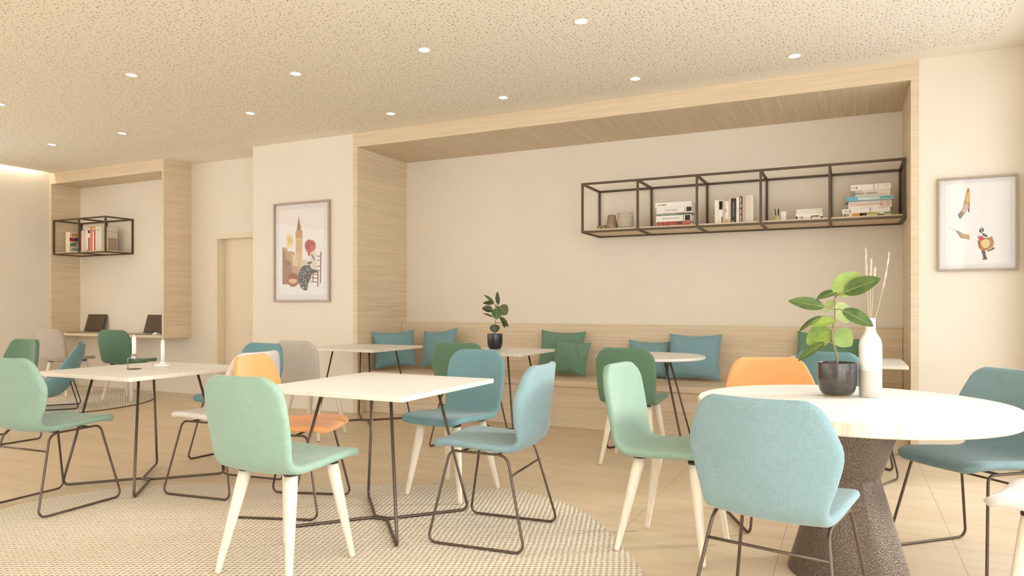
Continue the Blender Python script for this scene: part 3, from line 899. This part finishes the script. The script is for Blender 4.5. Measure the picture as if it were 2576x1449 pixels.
# left shelf
g6 = 'books on the short wire shelf'
def standl(x0, x1, z1, cover, label, D=.2, yo=0, **kw):
    return book(((x0+x1)/2, 6.20+yo, SB), x1-x0-.0006, z1-SB, D, cover, label, g6, **kw)
standl(-9.93, -9.84, 2.195, (240, 226, 202), 'cream book with a colourful cover, standing apart at the left of the short shelf', D=.21,
       side=[(.78, .93, .15, .95, (222, 150, 66)), (.55, .72, 0, .4, (172, 56, 84)), (.56, .74, .4, .8, (60, 58, 92)), (.3, .45, .05, .45, (96, 160, 142)), (.3, .42, .6, .95, (84, 140, 124)), (.1, .22, .15, .7, (160, 190, 182)), (.46, .5, .2, .9, (120, 104, 66))])
standl(-9.645, -9.58, 2.165, (150, 62, 52), 'brick red book beside the upright of the short shelf')
standl(-9.58, -9.545, 2.20, (244, 232, 224), 'off-white book right of the red one on the short shelf')
standl(-9.545, -9.505, 2.19, (222, 222, 184), 'pale yellow-green book on the short shelf')
standl(-9.505, -9.445, 2.20, W, 'white book with a small black square at its foot on the short shelf', bands=[(.01, .07, .6, .95, K)])
standl(-9.445, -9.395, 2.21, W, 'white book with a black head and magenta spine label on the short shelf', bands=[(.82, .96, .1, .95, (74, 44, 36)), (0, .62, .25, .9, (186, 64, 80))])
standl(-9.395, -9.340, 2.245, (214, 142, 64), 'orange book, the tallest on the short shelf')
standl(-9.340, -9.270, 2.235, (250, 234, 226), 'white book with a magenta stripe on the short shelf', bands=[(0, .92, .45, .85, (186, 62, 84)), (.8, .9, .1, .3, (110, 90, 84)), (.96, 1, 0, 1, (226, 160, 90))])
standl(-9.270, -9.150, 2.240, (228, 218, 198), 'thick cream book with a grey cover block, last in the row on the short shelf', D=.23,
       side=[(.02, .55, .4, .95, (178, 156, 130)), (.8, .815, .1, .98, (140, 146, 118)), (.57, .58, 0, .98, (196, 184, 164)), (.66, .67, 0, .98, (200, 190, 170))],
       bands=[(.82, .9, .3, .6, (196, 180, 160))])

# tableware on the long shelf
M_tumb = plain('smoked_glassware', srgb(160, 132, 108), .2, 0, .08, 30, Coat_Weight=.5)
M_bowl = plain('grey_stoneware', srgb(205, 194, 176), .5, 0, .04)
gt = 'tableware in the left shelf bay'
tb = thing('tumbler', 'ribbed brown tumbler turned upside down beside the bowls', 'tumbler', (-2.115, 6.70, SB), 0, gt)
def ribbed(prof, n=56, amp=.0022, ribs=14):
    vs, fs = [], []
    for r, z_ in prof:
        for k_ in range(n):
            a = 2*PI*k_/n; q = r+(amp*math.cos(ribs*a) if r > .02 else 0); vs.append((q*math.cos(a), q*math.sin(a), z_))
    for i in range(len(prof)-1):
        for k_ in range(n): fs.append((i*n+k_, i*n+(k_+1) % n, (i+1)*n+(k_+1) % n, (i+1)*n+k_))
    return vs, fs
MB().add(*ribbed([(.046, 0), (.054, .012), (.056, .03), (.052, .06), (.045, .1), (.038, .14), (.034, .148), (.02, .15), (1e-4, .15)]), 0, True).build('glass', M_tumb, tb)
for i, x in enumerate((-2.245, -2.19)):
    cp = thing('small_cup', ['tiny brown cup at the left end of the long shelf', 'tiny brown cup second from the left, next to the tumbler'][i], 'cup', (x, 6.70, SB), 0, gt)
    MB().lathe([(0, .002), (.02, .002), (.024, .01), (.023, .03), (.0215, .05), (.0195, .05), (.02, .03), (.018, .008), (0, .006)], 28).build('body', M_tumb, cp)
for i in range(6):
    h = SB+i*.0235+.0
    bw = tag(MB().lathe([(0, .0), (.045, .0), (.05, .004), (.068, .016), (.078, .03), (.079, .045), (.076, .045), (.07, .032), (.05, .02), (0, .0195)], 40).build('bowl', M_bowl),
        ['grey stoneware bowl at the bottom of the bowl stack', 'grey stoneware bowl second from the bottom of the bowl stack', 'grey stoneware bowl third from the bottom of the bowl stack',
         'grey stoneware bowl third from the top of the bowl stack', 'grey stoneware bowl second from the top of the bowl stack', 'grey stoneware bowl on top of the bowl stack'][i], 'bowl', gt)
    bw.location = (-1.975, 6.70, h)
pc = thing('pen_cup', 'small beige pen cup in the fourth bay of the long shelf', 'cup', (-.572, 6.64, SB))
MB().lathe([(0, .001), (.024, .001), (.027, .006), (.027, .05), (.025, .05), (.025, .006), (0, .005)], 28).build('body', plain('beige_glass', srgb(206, 186, 140), .3), pc)
for i, (dx, tilt) in enumerate(((-.009, -.09), (.008, .03))):
    pn = tag(MB().tube([(0, 0, 0), (0, 0, .1), (0, 0, .106)], [.004+.0015*i, .004+.0015*i, .002], 10).build('marker_pen', M_black),
             ['thin dark pen leaning left in the pen cup', 'thick black pen upright in the pen cup'][i], 'pen', 'pens in the pen cup')
    pn.location = (-.572+dx, 6.64, SB+.0065); pn.rotation_euler = (0, tilt, 0)
tag(MB().box(-.545, 6.665, SB, -.50, 6.70, SB+.088).build('white_box', M_ceramic, bevel=.002), 'small white box right behind the pen cup', 'box')

# ------------------------------------------------------------------ pictures
def picture(name, x0, x1, z0, z1, y, label, shapes, fw=.022, mount=.06):
    t = thing(name, label, 'picture', ((x0+x1)/2, y, z0))
    w, h = x1-x0, z1-z0
    m = MB()
    m.box(-w/2, -.03, 0, -w/2+fw, 0, h); m.box(w/2-fw, -.03, 0, w/2, 0, h)
    m.box(-w/2+fw, -.03, 0, w/2-fw, 0, fw); m.box(-w/2+fw, -.03, h-fw, w/2-fw, 0, h)
    m.build('frame', M_frame, t, .002)
    MB().box(-w/2+fw, -.012, fw, w/2-fw, -.002, h-fw).build('mount', M_mat, t)
    MB().box(-w/2+fw+mount, -.0135, fw+mount, w/2-fw-mount, -.012, h-fw-mount).build('print', M_paper, t)
    mats = []; m = MB(); d = -.0142
    for col, poly in shapes:
        mm = pm(*col)
        if mm not in mats: mats.append(mm)
        pts = [((u-.5)*w, (1-v)*h) for u, v in poly]
        ar = sum(pts[i-1][0]*pts[i][1]-pts[i][0]*pts[i-1][1] for i in range(len(pts)))
        if ar < 0: pts = pts[::-1]
        b = len(m.v)
        m.add([(a, d, c_) for a, c_ in pts], [tuple(range(len(pts)))], mats.index(mm))
        d -= .000035
    m.build('printed_motif', mats, t)
    MB().box(-w/2+fw, -.0245, fw, w/2-fw, -.0225, h-fw).build('glass_pane', M_glass, t)
    return t
def circ(cx, cy, rx, ry, n=20, wob=0, seed=0):
    rn = random.Random(seed)
    return [(cx+rx*(1+rn.uniform(-wob, wob))*math.cos(2*PI*i/n), cy+ry*(1+rn.uniform(-wob, wob))*math.sin(2*PI*i/n)) for i in range(n)]
# left print: city tower, flower and a seated dotted dress
def A(pts): return [((x-95)/675, ((y_-(160-(x-95)*.083))/(1190+(x-95)*.083))) for x, y_ in pts]
S = []
S.append(((240, 222, 160), A([(246, 530), (262, 515), (300, 530), (332, 550), (336, 640), (300, 690), (252, 700)])))
S.append(((226, 200, 120), A([(262, 570), (300, 560), (318, 600), (318, 640), (270, 640)])))
S.append(((196, 158, 112), A([(198, 684), (252, 690), (262, 730), (350, 742), (356, 800), (412, 860), (412, 1010), (404, 1136), (198, 1138)])))
S.append(((166, 122, 82), A([(200, 690), (240, 760), (246, 820), (300, 880), (320, 1000), (300, 1136), (200, 1136)])))
S.append(((140, 100, 66), A([(206, 850), (260, 840), (310, 880), (300, 905), (220, 875)])))
for i in range(5): S.append(((150, 112, 76), A([(215+i*22, 930), (221+i*22, 930), (221+i*22, 1120), (215+i*22, 1120)])))
S.append(((226, 206, 170), A([(318, 760), (410, 850), (500, 830), (540, 900), (420, 940), (330, 900)])))
S.append(((200, 176, 128), A([(400, 850), (412, 830), (418, 900), (412, 1010), (388, 1010), (386, 900)])))
S.append(((222, 190, 138), A([(362, 490), (445, 482), (440, 862), (366, 850)])))
S.append(((196, 152, 96), A([(362, 490), (445, 482), (444, 570), (362, 574)])))
for i in range(6): S.append(((186, 146, 96), A([(372+i*12, 590), (376+i*12, 590), (375+i*12, 740), (371+i*12, 740)])))
S.append(((176, 134, 84), A([(372, 488), (380, 440), (392, 370), (397, 330), (400, 285), (404, 330), (412, 370), (424, 440), (432, 484)])))
S.append(((150, 110, 70), A([(396, 480), (398, 380), (404, 380), (410, 480)])))
S.append(((196, 84, 66), A(circ(540, 668, 66, 78, 24, .1, 3))))
S.append(((170, 60, 48), A(circ(532, 664, 40, 50, 18, .15, 4))))
S.append(((208, 100, 80), A(circ(562, 690, 26, 32, 14, .15, 5))))
S.append(((196, 84, 66), A([(496, 720), (560, 740), (540, 790), (516, 786)])))
S.append(((226, 214, 198), A([(536, 756), (566, 732), (604, 738), (612, 860), (626, 968), (566, 960), (546, 880)])))
S.append(((96, 84, 72), A([(548, 770), (560, 766), (592, 830), (580, 840)])))
S.append(((116, 100, 84), A([(500, 872), (548, 850), (560, 880), (520, 900)])))
S.append(((82, 72, 62), A([(428, 930), (470, 905), (536, 905), (556, 950), (636, 968), (622, 992), (560, 1004), (536, 1080), (512, 1130), (506, 1204), (480, 1214), (432, 1190), (402, 1120), (398, 1010)])))
rn = random.Random(5)
for i in range(46):
    px, py = rn.uniform(420, 540), rn.uniform(925, 1195)
    if px > 525 and py > 1050: continue
    S.append(((226, 214, 196), A(circ(px, py, 5, 6, 8))))
for seg in ([(660, 738), (670, 738), (664, 1126), (654, 1126)], [(624, 985), (636, 985), (634, 1166), (624, 1166)]): S.append(((140, 76, 58), A(seg)))
for yy in (790, 840, 912, 966): S.append(((160, 96, 72), A([(622, yy), (664, yy-4), (664, yy+8), (622, yy+10)])))
for yy in (1004, 1050, 1098): S.append(((166, 104, 74), A([(540, yy), (630, yy+8), (630, yy+18), (540, yy+10)])))
S.append(((166, 104, 74), A([(566, 1000), (578, 1000), (576, 1110), (566, 1110)])))
S.append(((170, 96, 62), A(circ(332, 1084, 68, 84, 24))))
S.append(((150, 74, 46), A([(272, 1050), (300, 1010), (340, 1000), (380, 1020), (394, 1060), (330, 1050)])))
S.append(((226, 196, 148), A(circ(332, 1096, 50, 28, 18, .1, 6))))
picture('framed_print', -5.958, -5.145, 1.203, 2.327, YF, 'tall framed print of a tower, red flower and dotted dress on the pier', S)
def B(pts): return [((x-150)/1055, ((y_-(148-(x-150)*.076))/(1210+(x-150)*.052))) for x, y_ in pts]
S = []
S.append(((176, 140, 84), B([(548, 280), (566, 252), (582, 290), (586, 420), (580, 580), (560, 540), (520, 596), (466, 664), (448, 666), (424, 612), (470, 560), (496, 500), (526, 380)])))
S.append(((226, 176, 96), B([(552, 320), (580, 310), (584, 440), (540, 470), (530, 400)])))
S.append(((214, 180, 170), B([(510, 470), (560, 470), (570, 530), (520, 590), (480, 560)])))
S.append(((120, 104, 92), B([(424, 612), (470, 560), (490, 576), (470, 664), (448, 666)])))
S.append(((90, 78, 66), B([(560, 540), (580, 520), (582, 582), (566, 575)])))
S.append(((190, 180, 172), B([(276, 752), (392, 812), (388, 820)])))
S.append(((160, 140, 112), B([(388, 812), (450, 830), (500, 866), (582, 878), (582, 940), (520, 920), (470, 926), (430, 874)])))
S.append(((206, 166, 120), B([(470, 850), (582, 880), (582, 930), (490, 900)])))
S.append(((170, 164, 172), B(circ(740, 812, 30, 38, 16, .08, 2))))
S.append(((70, 62, 60), B([(704, 820), (730, 800), (736, 846), (716, 842)])))
S.append(((70, 62, 60), B([(752, 780), (768, 800), (764, 830), (748, 820)])))
S.append(((110, 108, 92), B([(742, 850), (780, 858), (822, 886), (808, 906), (756, 890)])))
S.append(((186, 130, 76), B([(688, 950), (760, 920), (830, 910), (874, 890), (900, 960), (892, 1020), (840, 1064), (770, 1086), (716, 1060), (692, 1010)])))
S.append(((236, 206, 140), B(circ(790, 990, 66, 56, 18, .22, 8))))
S.append(((206, 76, 84), B([(688, 892), (740, 888), (790, 930), (750, 946), (700, 936)])))
S.append(((150, 96, 56), B([(690, 950), (716, 956), (726, 1040), (704, 1050)])))
S.append(((92, 82, 68), B([(732, 1066), (784, 1086), (796, 1150), (812, 1186), (808, 1198), (744, 1200), (764, 1180), (748, 1120)])))
S.append(((92, 82, 68), B([(800, 1088), (866, 1056), (890, 1030), (914, 1052), (896, 1064), (840, 1090)])))
picture('framed_print', .597, 1.094, 1.416, 2.105, YF, 'white framed print of a costumed figure on the right wall', S, .014, .035)

# ------------------------------------------------------------------ candles
cs = thing('candle_holder', 'white ceramic disc candle holder under the right candle', 'candle holder', (-4.222, 3.296, .746), 0)
MB().lathe([(0, .0005), (.048, .0005), (.052, .004), (.052, .014), (.049, .018), (.02, .019), (.0175, .022), (.0165, .034), (.0135, .034), (.013, .026), (0, .024)], 40).build('dish', M_ceramic, cs)
def candle(loc, h, lab):
    c_ = thing('candle', lab, 'candle', loc, 0, 'white candles')
    MB().lathe([(0, 0), (.0128, 0), (.0128, h-.022), (.010, h-.012), (.0045, h-.002), (0, h)], 24).build('wax', M_candle, c_)
    MB().tube([(0, 0, h-.002), (.001, 0, h+.006)], .001, 6).build('wick', M_candle, c_)
candle((-4.222, 3.296, .746+.0265), .16, 'right candle in the white disc holder on the square table')
ch = thing('candle_holder', 'thin metal candle holder with an arm and a flat plate under the left candle', 'candle holder', (-4.205, 3.07, .746), 0)
MB().lathe([(0, .0005), (.042, .0005), (.043, .002), (.042, .0035), (0, .0035)], 32).build('plate', M_wire, ch)
u = Vector((-.037, -.017, 0))
MB().tube(fillet([u+Vector((0, 0, .003)), u+Vector((0, 0, .074)), Vector((-.012, -.006, .074))], .01), .0022, 8).build('arm', M_steel, ch)
MB().lathe([(0, .066), (.0145, .066), (.0155, .07), (.0155, .098), (.0138, .098), (.0138, .071), (0, .071)], 24).build('cup', M_steel, ch)
candle((-4.205, 3.07, .746+.0715), .15, 'left candle held up by the thin metal holder')

# ------------------------------------------------------------------ laptops and mouse
def laptop(x, y, label):
    t = thing('laptop', label, 'laptop', (x, y, .7825), 0, 'laptops on the wall desk')
    MB().box(-.2, -.26, .002, .2, 0, .016).build('base', M_steel, t, .003)
    MB().box(-.18, -.12, .016, .18, -.02, .0168).build('keyboard', M_black, t)
    Mx = Matrix.Translation((0, .0, .018)) @ Matrix.Rotation(R(-16), 4, 'X')
    MB().box(-.2, -.001, 0, .2, .006, .245, 0, Mx).build('lid', M_black, t, .002)
    MB().box(-.192, -.0022, .008, .192, -.001, .237, 0, Mx).build('screen', plain('screen_glass', srgb(92, 74, 60), .22, 0, .02), t)
laptop(-9.68, 6.43, 'open laptop with dark screen at the left end of the wall desk')
laptop(-8.42, 6.43, 'open laptop with dark screen half hidden by the oak side panel')
ms = thing('computer_mouse', 'white computer mouse on the wall desk beside the right laptop', 'computer mouse', (-8.12, 6.24, .7825), R(30))
vs, fs = [], []
n = 14
for j in range(n+1):
    for i in range(n+1):
        u_, v_ = -1+2*i/n, -1+2*j/n
        e = max(0, 1-abs(u_)**2.5)**.5*max(0, 1-abs(v_)**2.5)**.5
        vs.append((.031*u_*(1-.1*v_*v_), .055*v_, .001+.032*e*(1-.25*v_)))
for j in range(n):
    for i in range(n):
        a = j*(n+1)+i; fs.append((a, a+1, a+n+2, a+n+1))
MB().add(vs, fs, 0, True).build('body', M_ceramic, ms)
MB().box(-.002, .02, .026, .002, .036, .033).build('wheel', M_black, ms)

# ------------------------------------------------------------------ plants and vase
def leaf_mesh(m, base, tip, W_, face, curl=.12, mi=0, rib=None):
    base, tip = Vector(base), Vector(tip)
    ax = tip-base; Ln = ax.length; ax.normalize()
    nrm = Vector(face); nrm = (nrm-ax*nrm.dot(ax)).normalized(); sd = ax.cross(nrm)
    ns, nc = 14, 8; vs = []
    for i in range(ns+1):
        s_ = i/ns
        w = W_/2*(max(0, math.sin(PI*min(1, s_**.82)))**.72)
        if s_ > .97: w *= .5
        for j in range(nc+1):
            a = -1+2*j/nc
            fold = .10*W_*abs(a)**1.3*(w/(W_/2+1e-6))
            bend = -curl*Ln*(s_*s_-.6*s_)
            vs.append(base+ax*(s_*Ln)+sd*(a*w)+nrm*(fold+bend))
    fs = []
    for i in range(ns):
        for j in range(nc):
            q = i*(nc+1)+j; fs.append((q, q+1, q+nc+2, q+nc+1))
    m.add(vs, fs, mi, True)
    if rib is not None:
        m.tube([vs[i*(nc+1)+nc//2]+nrm*.0003 for i in range(0, ns, 2)], [.0011*(1-i/ns*.8)*(W_/.07) for i in range(0, ns, 2)], 5, mi=rib)
def plant(name, loc, right, fwd, sc, origin, stem, leaves, pots, label, mats, petc):
    """leaf and stem points are measured on the plant itself: (across, up) from the stem foot in units of sc, plus depth towards the viewer side"""
    t = thing(name, label, 'potted plant', loc, 0, 'rubber plants in dark pots')
    rv, fv = Vector(right), Vector(fwd)
    def P(u_, v_, d): return rv*((u_-origin[0])*sc) + Vector((0, 0, (origin[1]-v_)*sc+pots['z'])) - fv*d
    prof = pots['prof']
    MB().lathe(prof, 48).build('pot', mats['pot'], t)
    MB().lathe([(0, pots['soil']), (pots['soilr'], pots['soil']), (pots['soilr'], pots['soil']-.004), (0, pots['soil']-.004)], 32).build('soil', plain('potting_soil', srgb(70, 54, 40), .95, 0, .3, 200), t)
    sp = [P(*q) for q in stem]
    sp = spline([tuple(q) for q in sp], 24)
    MB().tube(sp, [pots['sr']*(1-.5*i/23) for i in range(24)], 8).build('stem', mats['stem'], t)
    lm = MB()
    for bu, bv, tu, tv, w, db, dt, fx, fz, mi in leaves:
        b, e = P(bu, bv, db), P(tu, tv, dt)
        face = -fv+rv*fx+Vector((0, 0, fz))
        leaf_mesh(lm, b, e, w*sc, face, .1, mi, len(mats['leaf'])+1)
        near = min(sp, key=lambda q: (q-b).length+max(0, q.z-b.z)*1.2)
        lm.tube([near, near.lerp(b, .5)+Vector((0, 0, .004)), b, b.lerp(e, .12)], [.0026*petc, .0022*petc, .002*petc, .0012*petc], 6, mi=len(mats['leaf']))
    lm.build('foliage', list(mats['leaf'])+[mats['stem'], M_rib], t)
    return t
M_leafs = [mat_leaf('leaf_deep', srgb(62, 86, 38), srgb(96, 118, 52)), mat_leaf('leaf_bright', srgb(120, 148, 62), srgb(158, 178, 88)), mat_leaf('leaf_pale', srgb(170, 190, 118), srgb(196, 210, 146))]
M_leafd = [mat_leaf('leaf_dark', srgb(44, 54, 26), srgb(66, 76, 34)), mat_leaf('leaf_dark_green', srgb(58, 92, 46), srgb(78, 112, 56)), mat_leaf('leaf_olive', srgb(82, 88, 40), srgb(104, 106, 52))]
M_rib = plain('leaf_midrib', srgb(186, 196, 120), .5)
M_stem = plain('plant_stem', srgb(150, 128, 96), .7)
th = math.atan2(847, 1768)
RV = (math.cos(th), math.sin(th), 0)
def fdir(x, y): v = Vector((x, y, 0)).normalized(); return v
bx, by = -.048, 3.548
f1 = fdir(bx, by); r1 = Vector((f1.y, -f1.x, 0))
plant('potted_rubber_plant', (bx, by, .746), r1, f1, .00182/3.535*1.0, (520, 1060),
      [(525, 1085, 0), (515, 980, .0), (488, 870, .005), (480, 780, 0), (500, 680, -.005), (503, 580, 0), (505, 470, 0)],
      [(495, 445, 690, 250, 190, 0, .0, -.5, -.2, 1), (572, 432, 857, 312, 165, .02, .06, .2, .5, 0), (520, 425, 350, 487, 130, 0, .02, .3, 2.2, 0),
       (418, 560, 118, 498, 128, .01, .03, .1, .5, 0), (500, 500, 402, 612, 90, -.02, -.05, -.6, .2, 2), (512, 520, 612, 705, 150, -.04, -.07, .3, .2, 2),
       (560, 585, 808, 722, 140, .03, .05, .3, .5, 0), (400, 640, 204, 775, 120, .02, .04, -1.6, 1.6, 0), (512, 675, 303, 722, 120, .02, .06, 0, 1.0, 1),
       (475, 770, 262, 890, 200, -.02, -.03, -.2, .2, 1), (502, 770, 640, 905, 190, -.02, -.03, .2, .15, 1), (420, 872, 200, 1038, 110, .03, .06, -.5, .9, 0),
       (545, 460, 620, 446, 60, -.05, -.06, .2, .6, 2)],
      dict(z=.150, soil=.135, soilr=.077, sr=.0055,
           prof=[(0, .006), (.052, .006), (.064, .012), (.075, .028), (.0815, .055), (.083, .09), (.083, .153), (.0825, .155), (.079, .155), (.0785, .15), (.0785, .09), (.07, .04), (0, .03)]),
      'large rubber plant in a glossy dark pot on the large round table',
      dict(pot=mat_pot('dark_glazed_pot', srgb(66, 60, 56), srgb(86, 78, 71)), stem=M_stem, leaf=M_leafs), 1.0)
sd = thing('pot_saucer', 'thin cork saucer under the dark pot on the round table', 'saucer', (bx, by, .7462))
MB().lathe([(0, 0), (.05, 0), (.052, .002), (.052, .0055), (0, .0058)], 40).build('disc', plain('cork', srgb(200, 168, 122), .8), sd)
bx, by = -3.05, 5.99
f2 = fdir(bx, by); r2 = Vector((f2.y, -f2.x, 0))
plant('potted_rubber_plant', (bx, by, .7462), r2, f2, 6.73/1768/8.05, (545, 990),
      [(545, 1010, 0), (543, 880, 0), (545, 760, 0), (550, 640, .01), (556, 520, 0), (550, 410, 0)],
      [(612, 395, 588, 132, 95, .02, .03, -.4, .2, 0), (525, 360, 328, 192, 80, 0, .02, .2, .9, 1), (520, 362, 302, 362, 100, .02, .05, 0, .6, 0),
       (500, 500, 284, 462, 150, .02, .05, 0, .4, 0), (628, 430, 800, 590, 250, -.03, -.05, .2, .1, 2), (570, 470, 585, 690, 215, .04, .07, .1, .35, 1),
       (505, 650, 305, 565, 70, .02, .04, .2, 1.6, 0), (640, 640, 818, 838, 110, .03, .04, .5, .3, 0), (540, 790, 540, 965, 205, .03, .05, 0, .15, 0),
       (690, 760, 756, 866, 60, -.02, -.02, .8, .3, 0), (560, 440, 640, 470, 60, -.03, -.06, 0, .5, 1)],
      dict(z=.142, soil=.128, soilr=.067, sr=.004,
           prof=[(0, .001), (.044, .001), (.056, .006), (.067, .025), (.072, .055), (.073, .09), (.073, .143), (.0725, .145), (.069, .145), (.0685, .14), (.0685, .06), (.05, .02), (0, .02)]),
      'small rubber plant in a black pot on the square table before the bench',
      dict(pot=mat_pot('black_pot', srgb(40, 36, 36), srgb(58, 54, 54)), stem=M_stem, leaf=M_leafd), 1.3)

va = thing('bottle_vase', 'white bottle vase with a grey lower half on the large round table', 'vase', (.089, 3.58, .7462))
MB().lathe([(0, .0005), (.044, .0005), (.0465, .003), (.0475, .05), (.0475, .122)], 48).build('base_glaze', plain('grey_beige_glaze', srgb(212, 202, 190), .5, 0, .03), va)
MB().lathe([(.0475, .122), (.0475, .232), (.0465, .245), (.042, .262), (.033, .278), (.0245, .292), (.0215, .305), (.0205, .33), (.0205, .352), (.0215, .357), (.0195, .358), (.018, .355), (.018, .31), (.0, .3)], 48).build('body', M_ceramic, va)
vx = fdir(.089, 3.58); vr = Vector((vx.y, -vx.x, 0))
s_ = 3.19/1768
for i, (u0, u1, v1, pl, dep, lab) in enumerate([(2186, 2180, 636, 28, .0, 'pale dried grass stem, the tallest and leftmost in the bottle vase'), (2190, 2192, 662, 20, -.02, 'pale dried grass stem second from the left in the bottle vase'),
                                    (2193, 2200, 686, 16, .02, 'short pale dried grass stem in the middle of the bottle vase'), (2197, 2230, 648, 34, .0, 'pale dried grass stem leaning to the right out of the bottle vase')]):
    t = thing('dried_grass', lab, 'dried grass', (.089, 3.58, .7462), 0, 'dried stems in the bottle vase')
    a = vr*((u0-2190)*s_*.4)+Vector((0, 0, .3055)); b = vr*((u1-2190)*s_)-vx*dep+Vector((0, 0, (1000-v1)*s_))
    pts = [a.lerp(b, f)+vr*(.008*math.sin(f*PI)*(1 if i == 3 else -.3)) for f in (0, .3, .6, .8, 1)]
    MB().tube(pts, [.0011, .001, .0009, .0007, .0004], 6).build('stalk', plain('straw', srgb(226, 206, 170), .8), t)
    m = MB(); rnn = random.Random(i)
    for q in range(60):
        f = 1-(pl*s_*2.6/(b-a).length)*rnn.random(); c0 = a.lerp(b, f)+vr*(.008*math.sin(f*PI)*(1 if i == 3 else -.3))
        dirv = ((b-a).normalized()*1.0+Vector((rnn.uniform(-1, 1), rnn.uniform(-1, 1), 0))*.20).normalized()
        m.tube([c0, c0+dirv*.026], [.0007, .0003], 4)
    m.build('plume', plain('plume', srgb(238, 224, 204), .9), t)

# ------------------------------------------------------------------ light
def area(name, loc, rot, sx, sy, power, col, spread=PI):
    L = bpy.data.lights.new(name, 'AREA'); L.shape = 'RECTANGLE'; L.size = sx; L.size_y = sy; L.energy = power; L.color = col; L.spread = spread
    o = bpy.data.objects.new(name, L); C.objects.link(o); o.location = loc; o.rotation_euler = rot; return o
DAY = (.93, .98, 1.02)
LUM = (5.5, 5.5, 5, 2.8, 1.0)
FLUM = (1.6, 1.0, .4, .3)
FILL_LUM = (2.5, 2.4, 1.2, 1.2)
for i, (a, b) in enumerate(wins):
    area('daylight', (XR+.10, (a+b)/2, 1.455), (0, R(90), 0), 2.7, b-a, LUM[i]*PI*2.7*(b-a), DAY)
for i, (a, b) in enumerate(fw):
    area('daylight', ((a+b)/2, YB-.10, 1.455), (R(90), 0, 0), b-a, 2.7, FLUM[i]*PI*2.7*(b-a), DAY)
for i, (a, b) in enumerate(fill_wins):
    area('daylight', (XL-.10, (a+b)/2, 1.455), (0, R(-90), 0), 2.7, b-a, FILL_LUM[i]*PI*2.7*(b-a), DAY)  # fill light added in the made-up left windows
az, el = R(32), R(15)
sl = bpy.data.lights.new('sun', 'SUN'); sl.energy = 3.0; sl.angle = R(11); sl.color = (1, .97, .92)
so = bpy.data.objects.new('sun', sl); C.objects.link(so)
so.rotation_euler = Vector((-math.cos(az)*math.cos(el), -math.sin(az)*math.cos(el), -math.sin(el))).to_track_quat('-Z', 'Y').to_euler()
so.location = (6, 7, 5)
# cove lamp in the slot along the left wall
area('cove_lamp', (XL+.045, 2.0, ZC+.12), (0, 0, 0), .06, 8.0, 22, (1, .93, .82))

w = bpy.data.worlds.new('world'); bpy.context.scene.world = w; w.use_nodes = True
bg = w.node_tree.nodes['Background']; bg.inputs[0].default_value = (1, .97, .93, 1); bg.inputs[1].default_value = 1.2

# ------------------------------------------------------------------ camera
cam = bpy.data.cameras.new('camera'); co = bpy.data.objects.new('camera', cam); C.objects.link(co)
cam.sensor_width = 36; cam.lens = 36*1768/2576; cam.shift_y = (769-724.5)/2576
co.location = (0, 0, 1.16); co.rotation_euler = (R(90), 0, th); cam.clip_start = .05
sc = bpy.context.scene; sc.camera = co
sc.view_settings.view_transform = 'Standard'; sc.view_settings.look = 'None'; sc.view_settings.gamma = 1
sc.view_settings.exposure = -.04
sc.cycles.use_denoising = True
sc.cycles.use_adaptive_sampling = True; sc.cycles.adaptive_threshold = .12; sc.cycles.adaptive_min_samples = 16
sc.cycles.max_bounces = 6; sc.cycles.diffuse_bounces = 4; sc.cycles.glossy_bounces = 3; sc.cycles.transparent_max_bounces = 8
sc.cycles.sample_clamp_indirect = 6
sc.cycles.caustics_reflective = False; sc.cycles.caustics_refractive = False
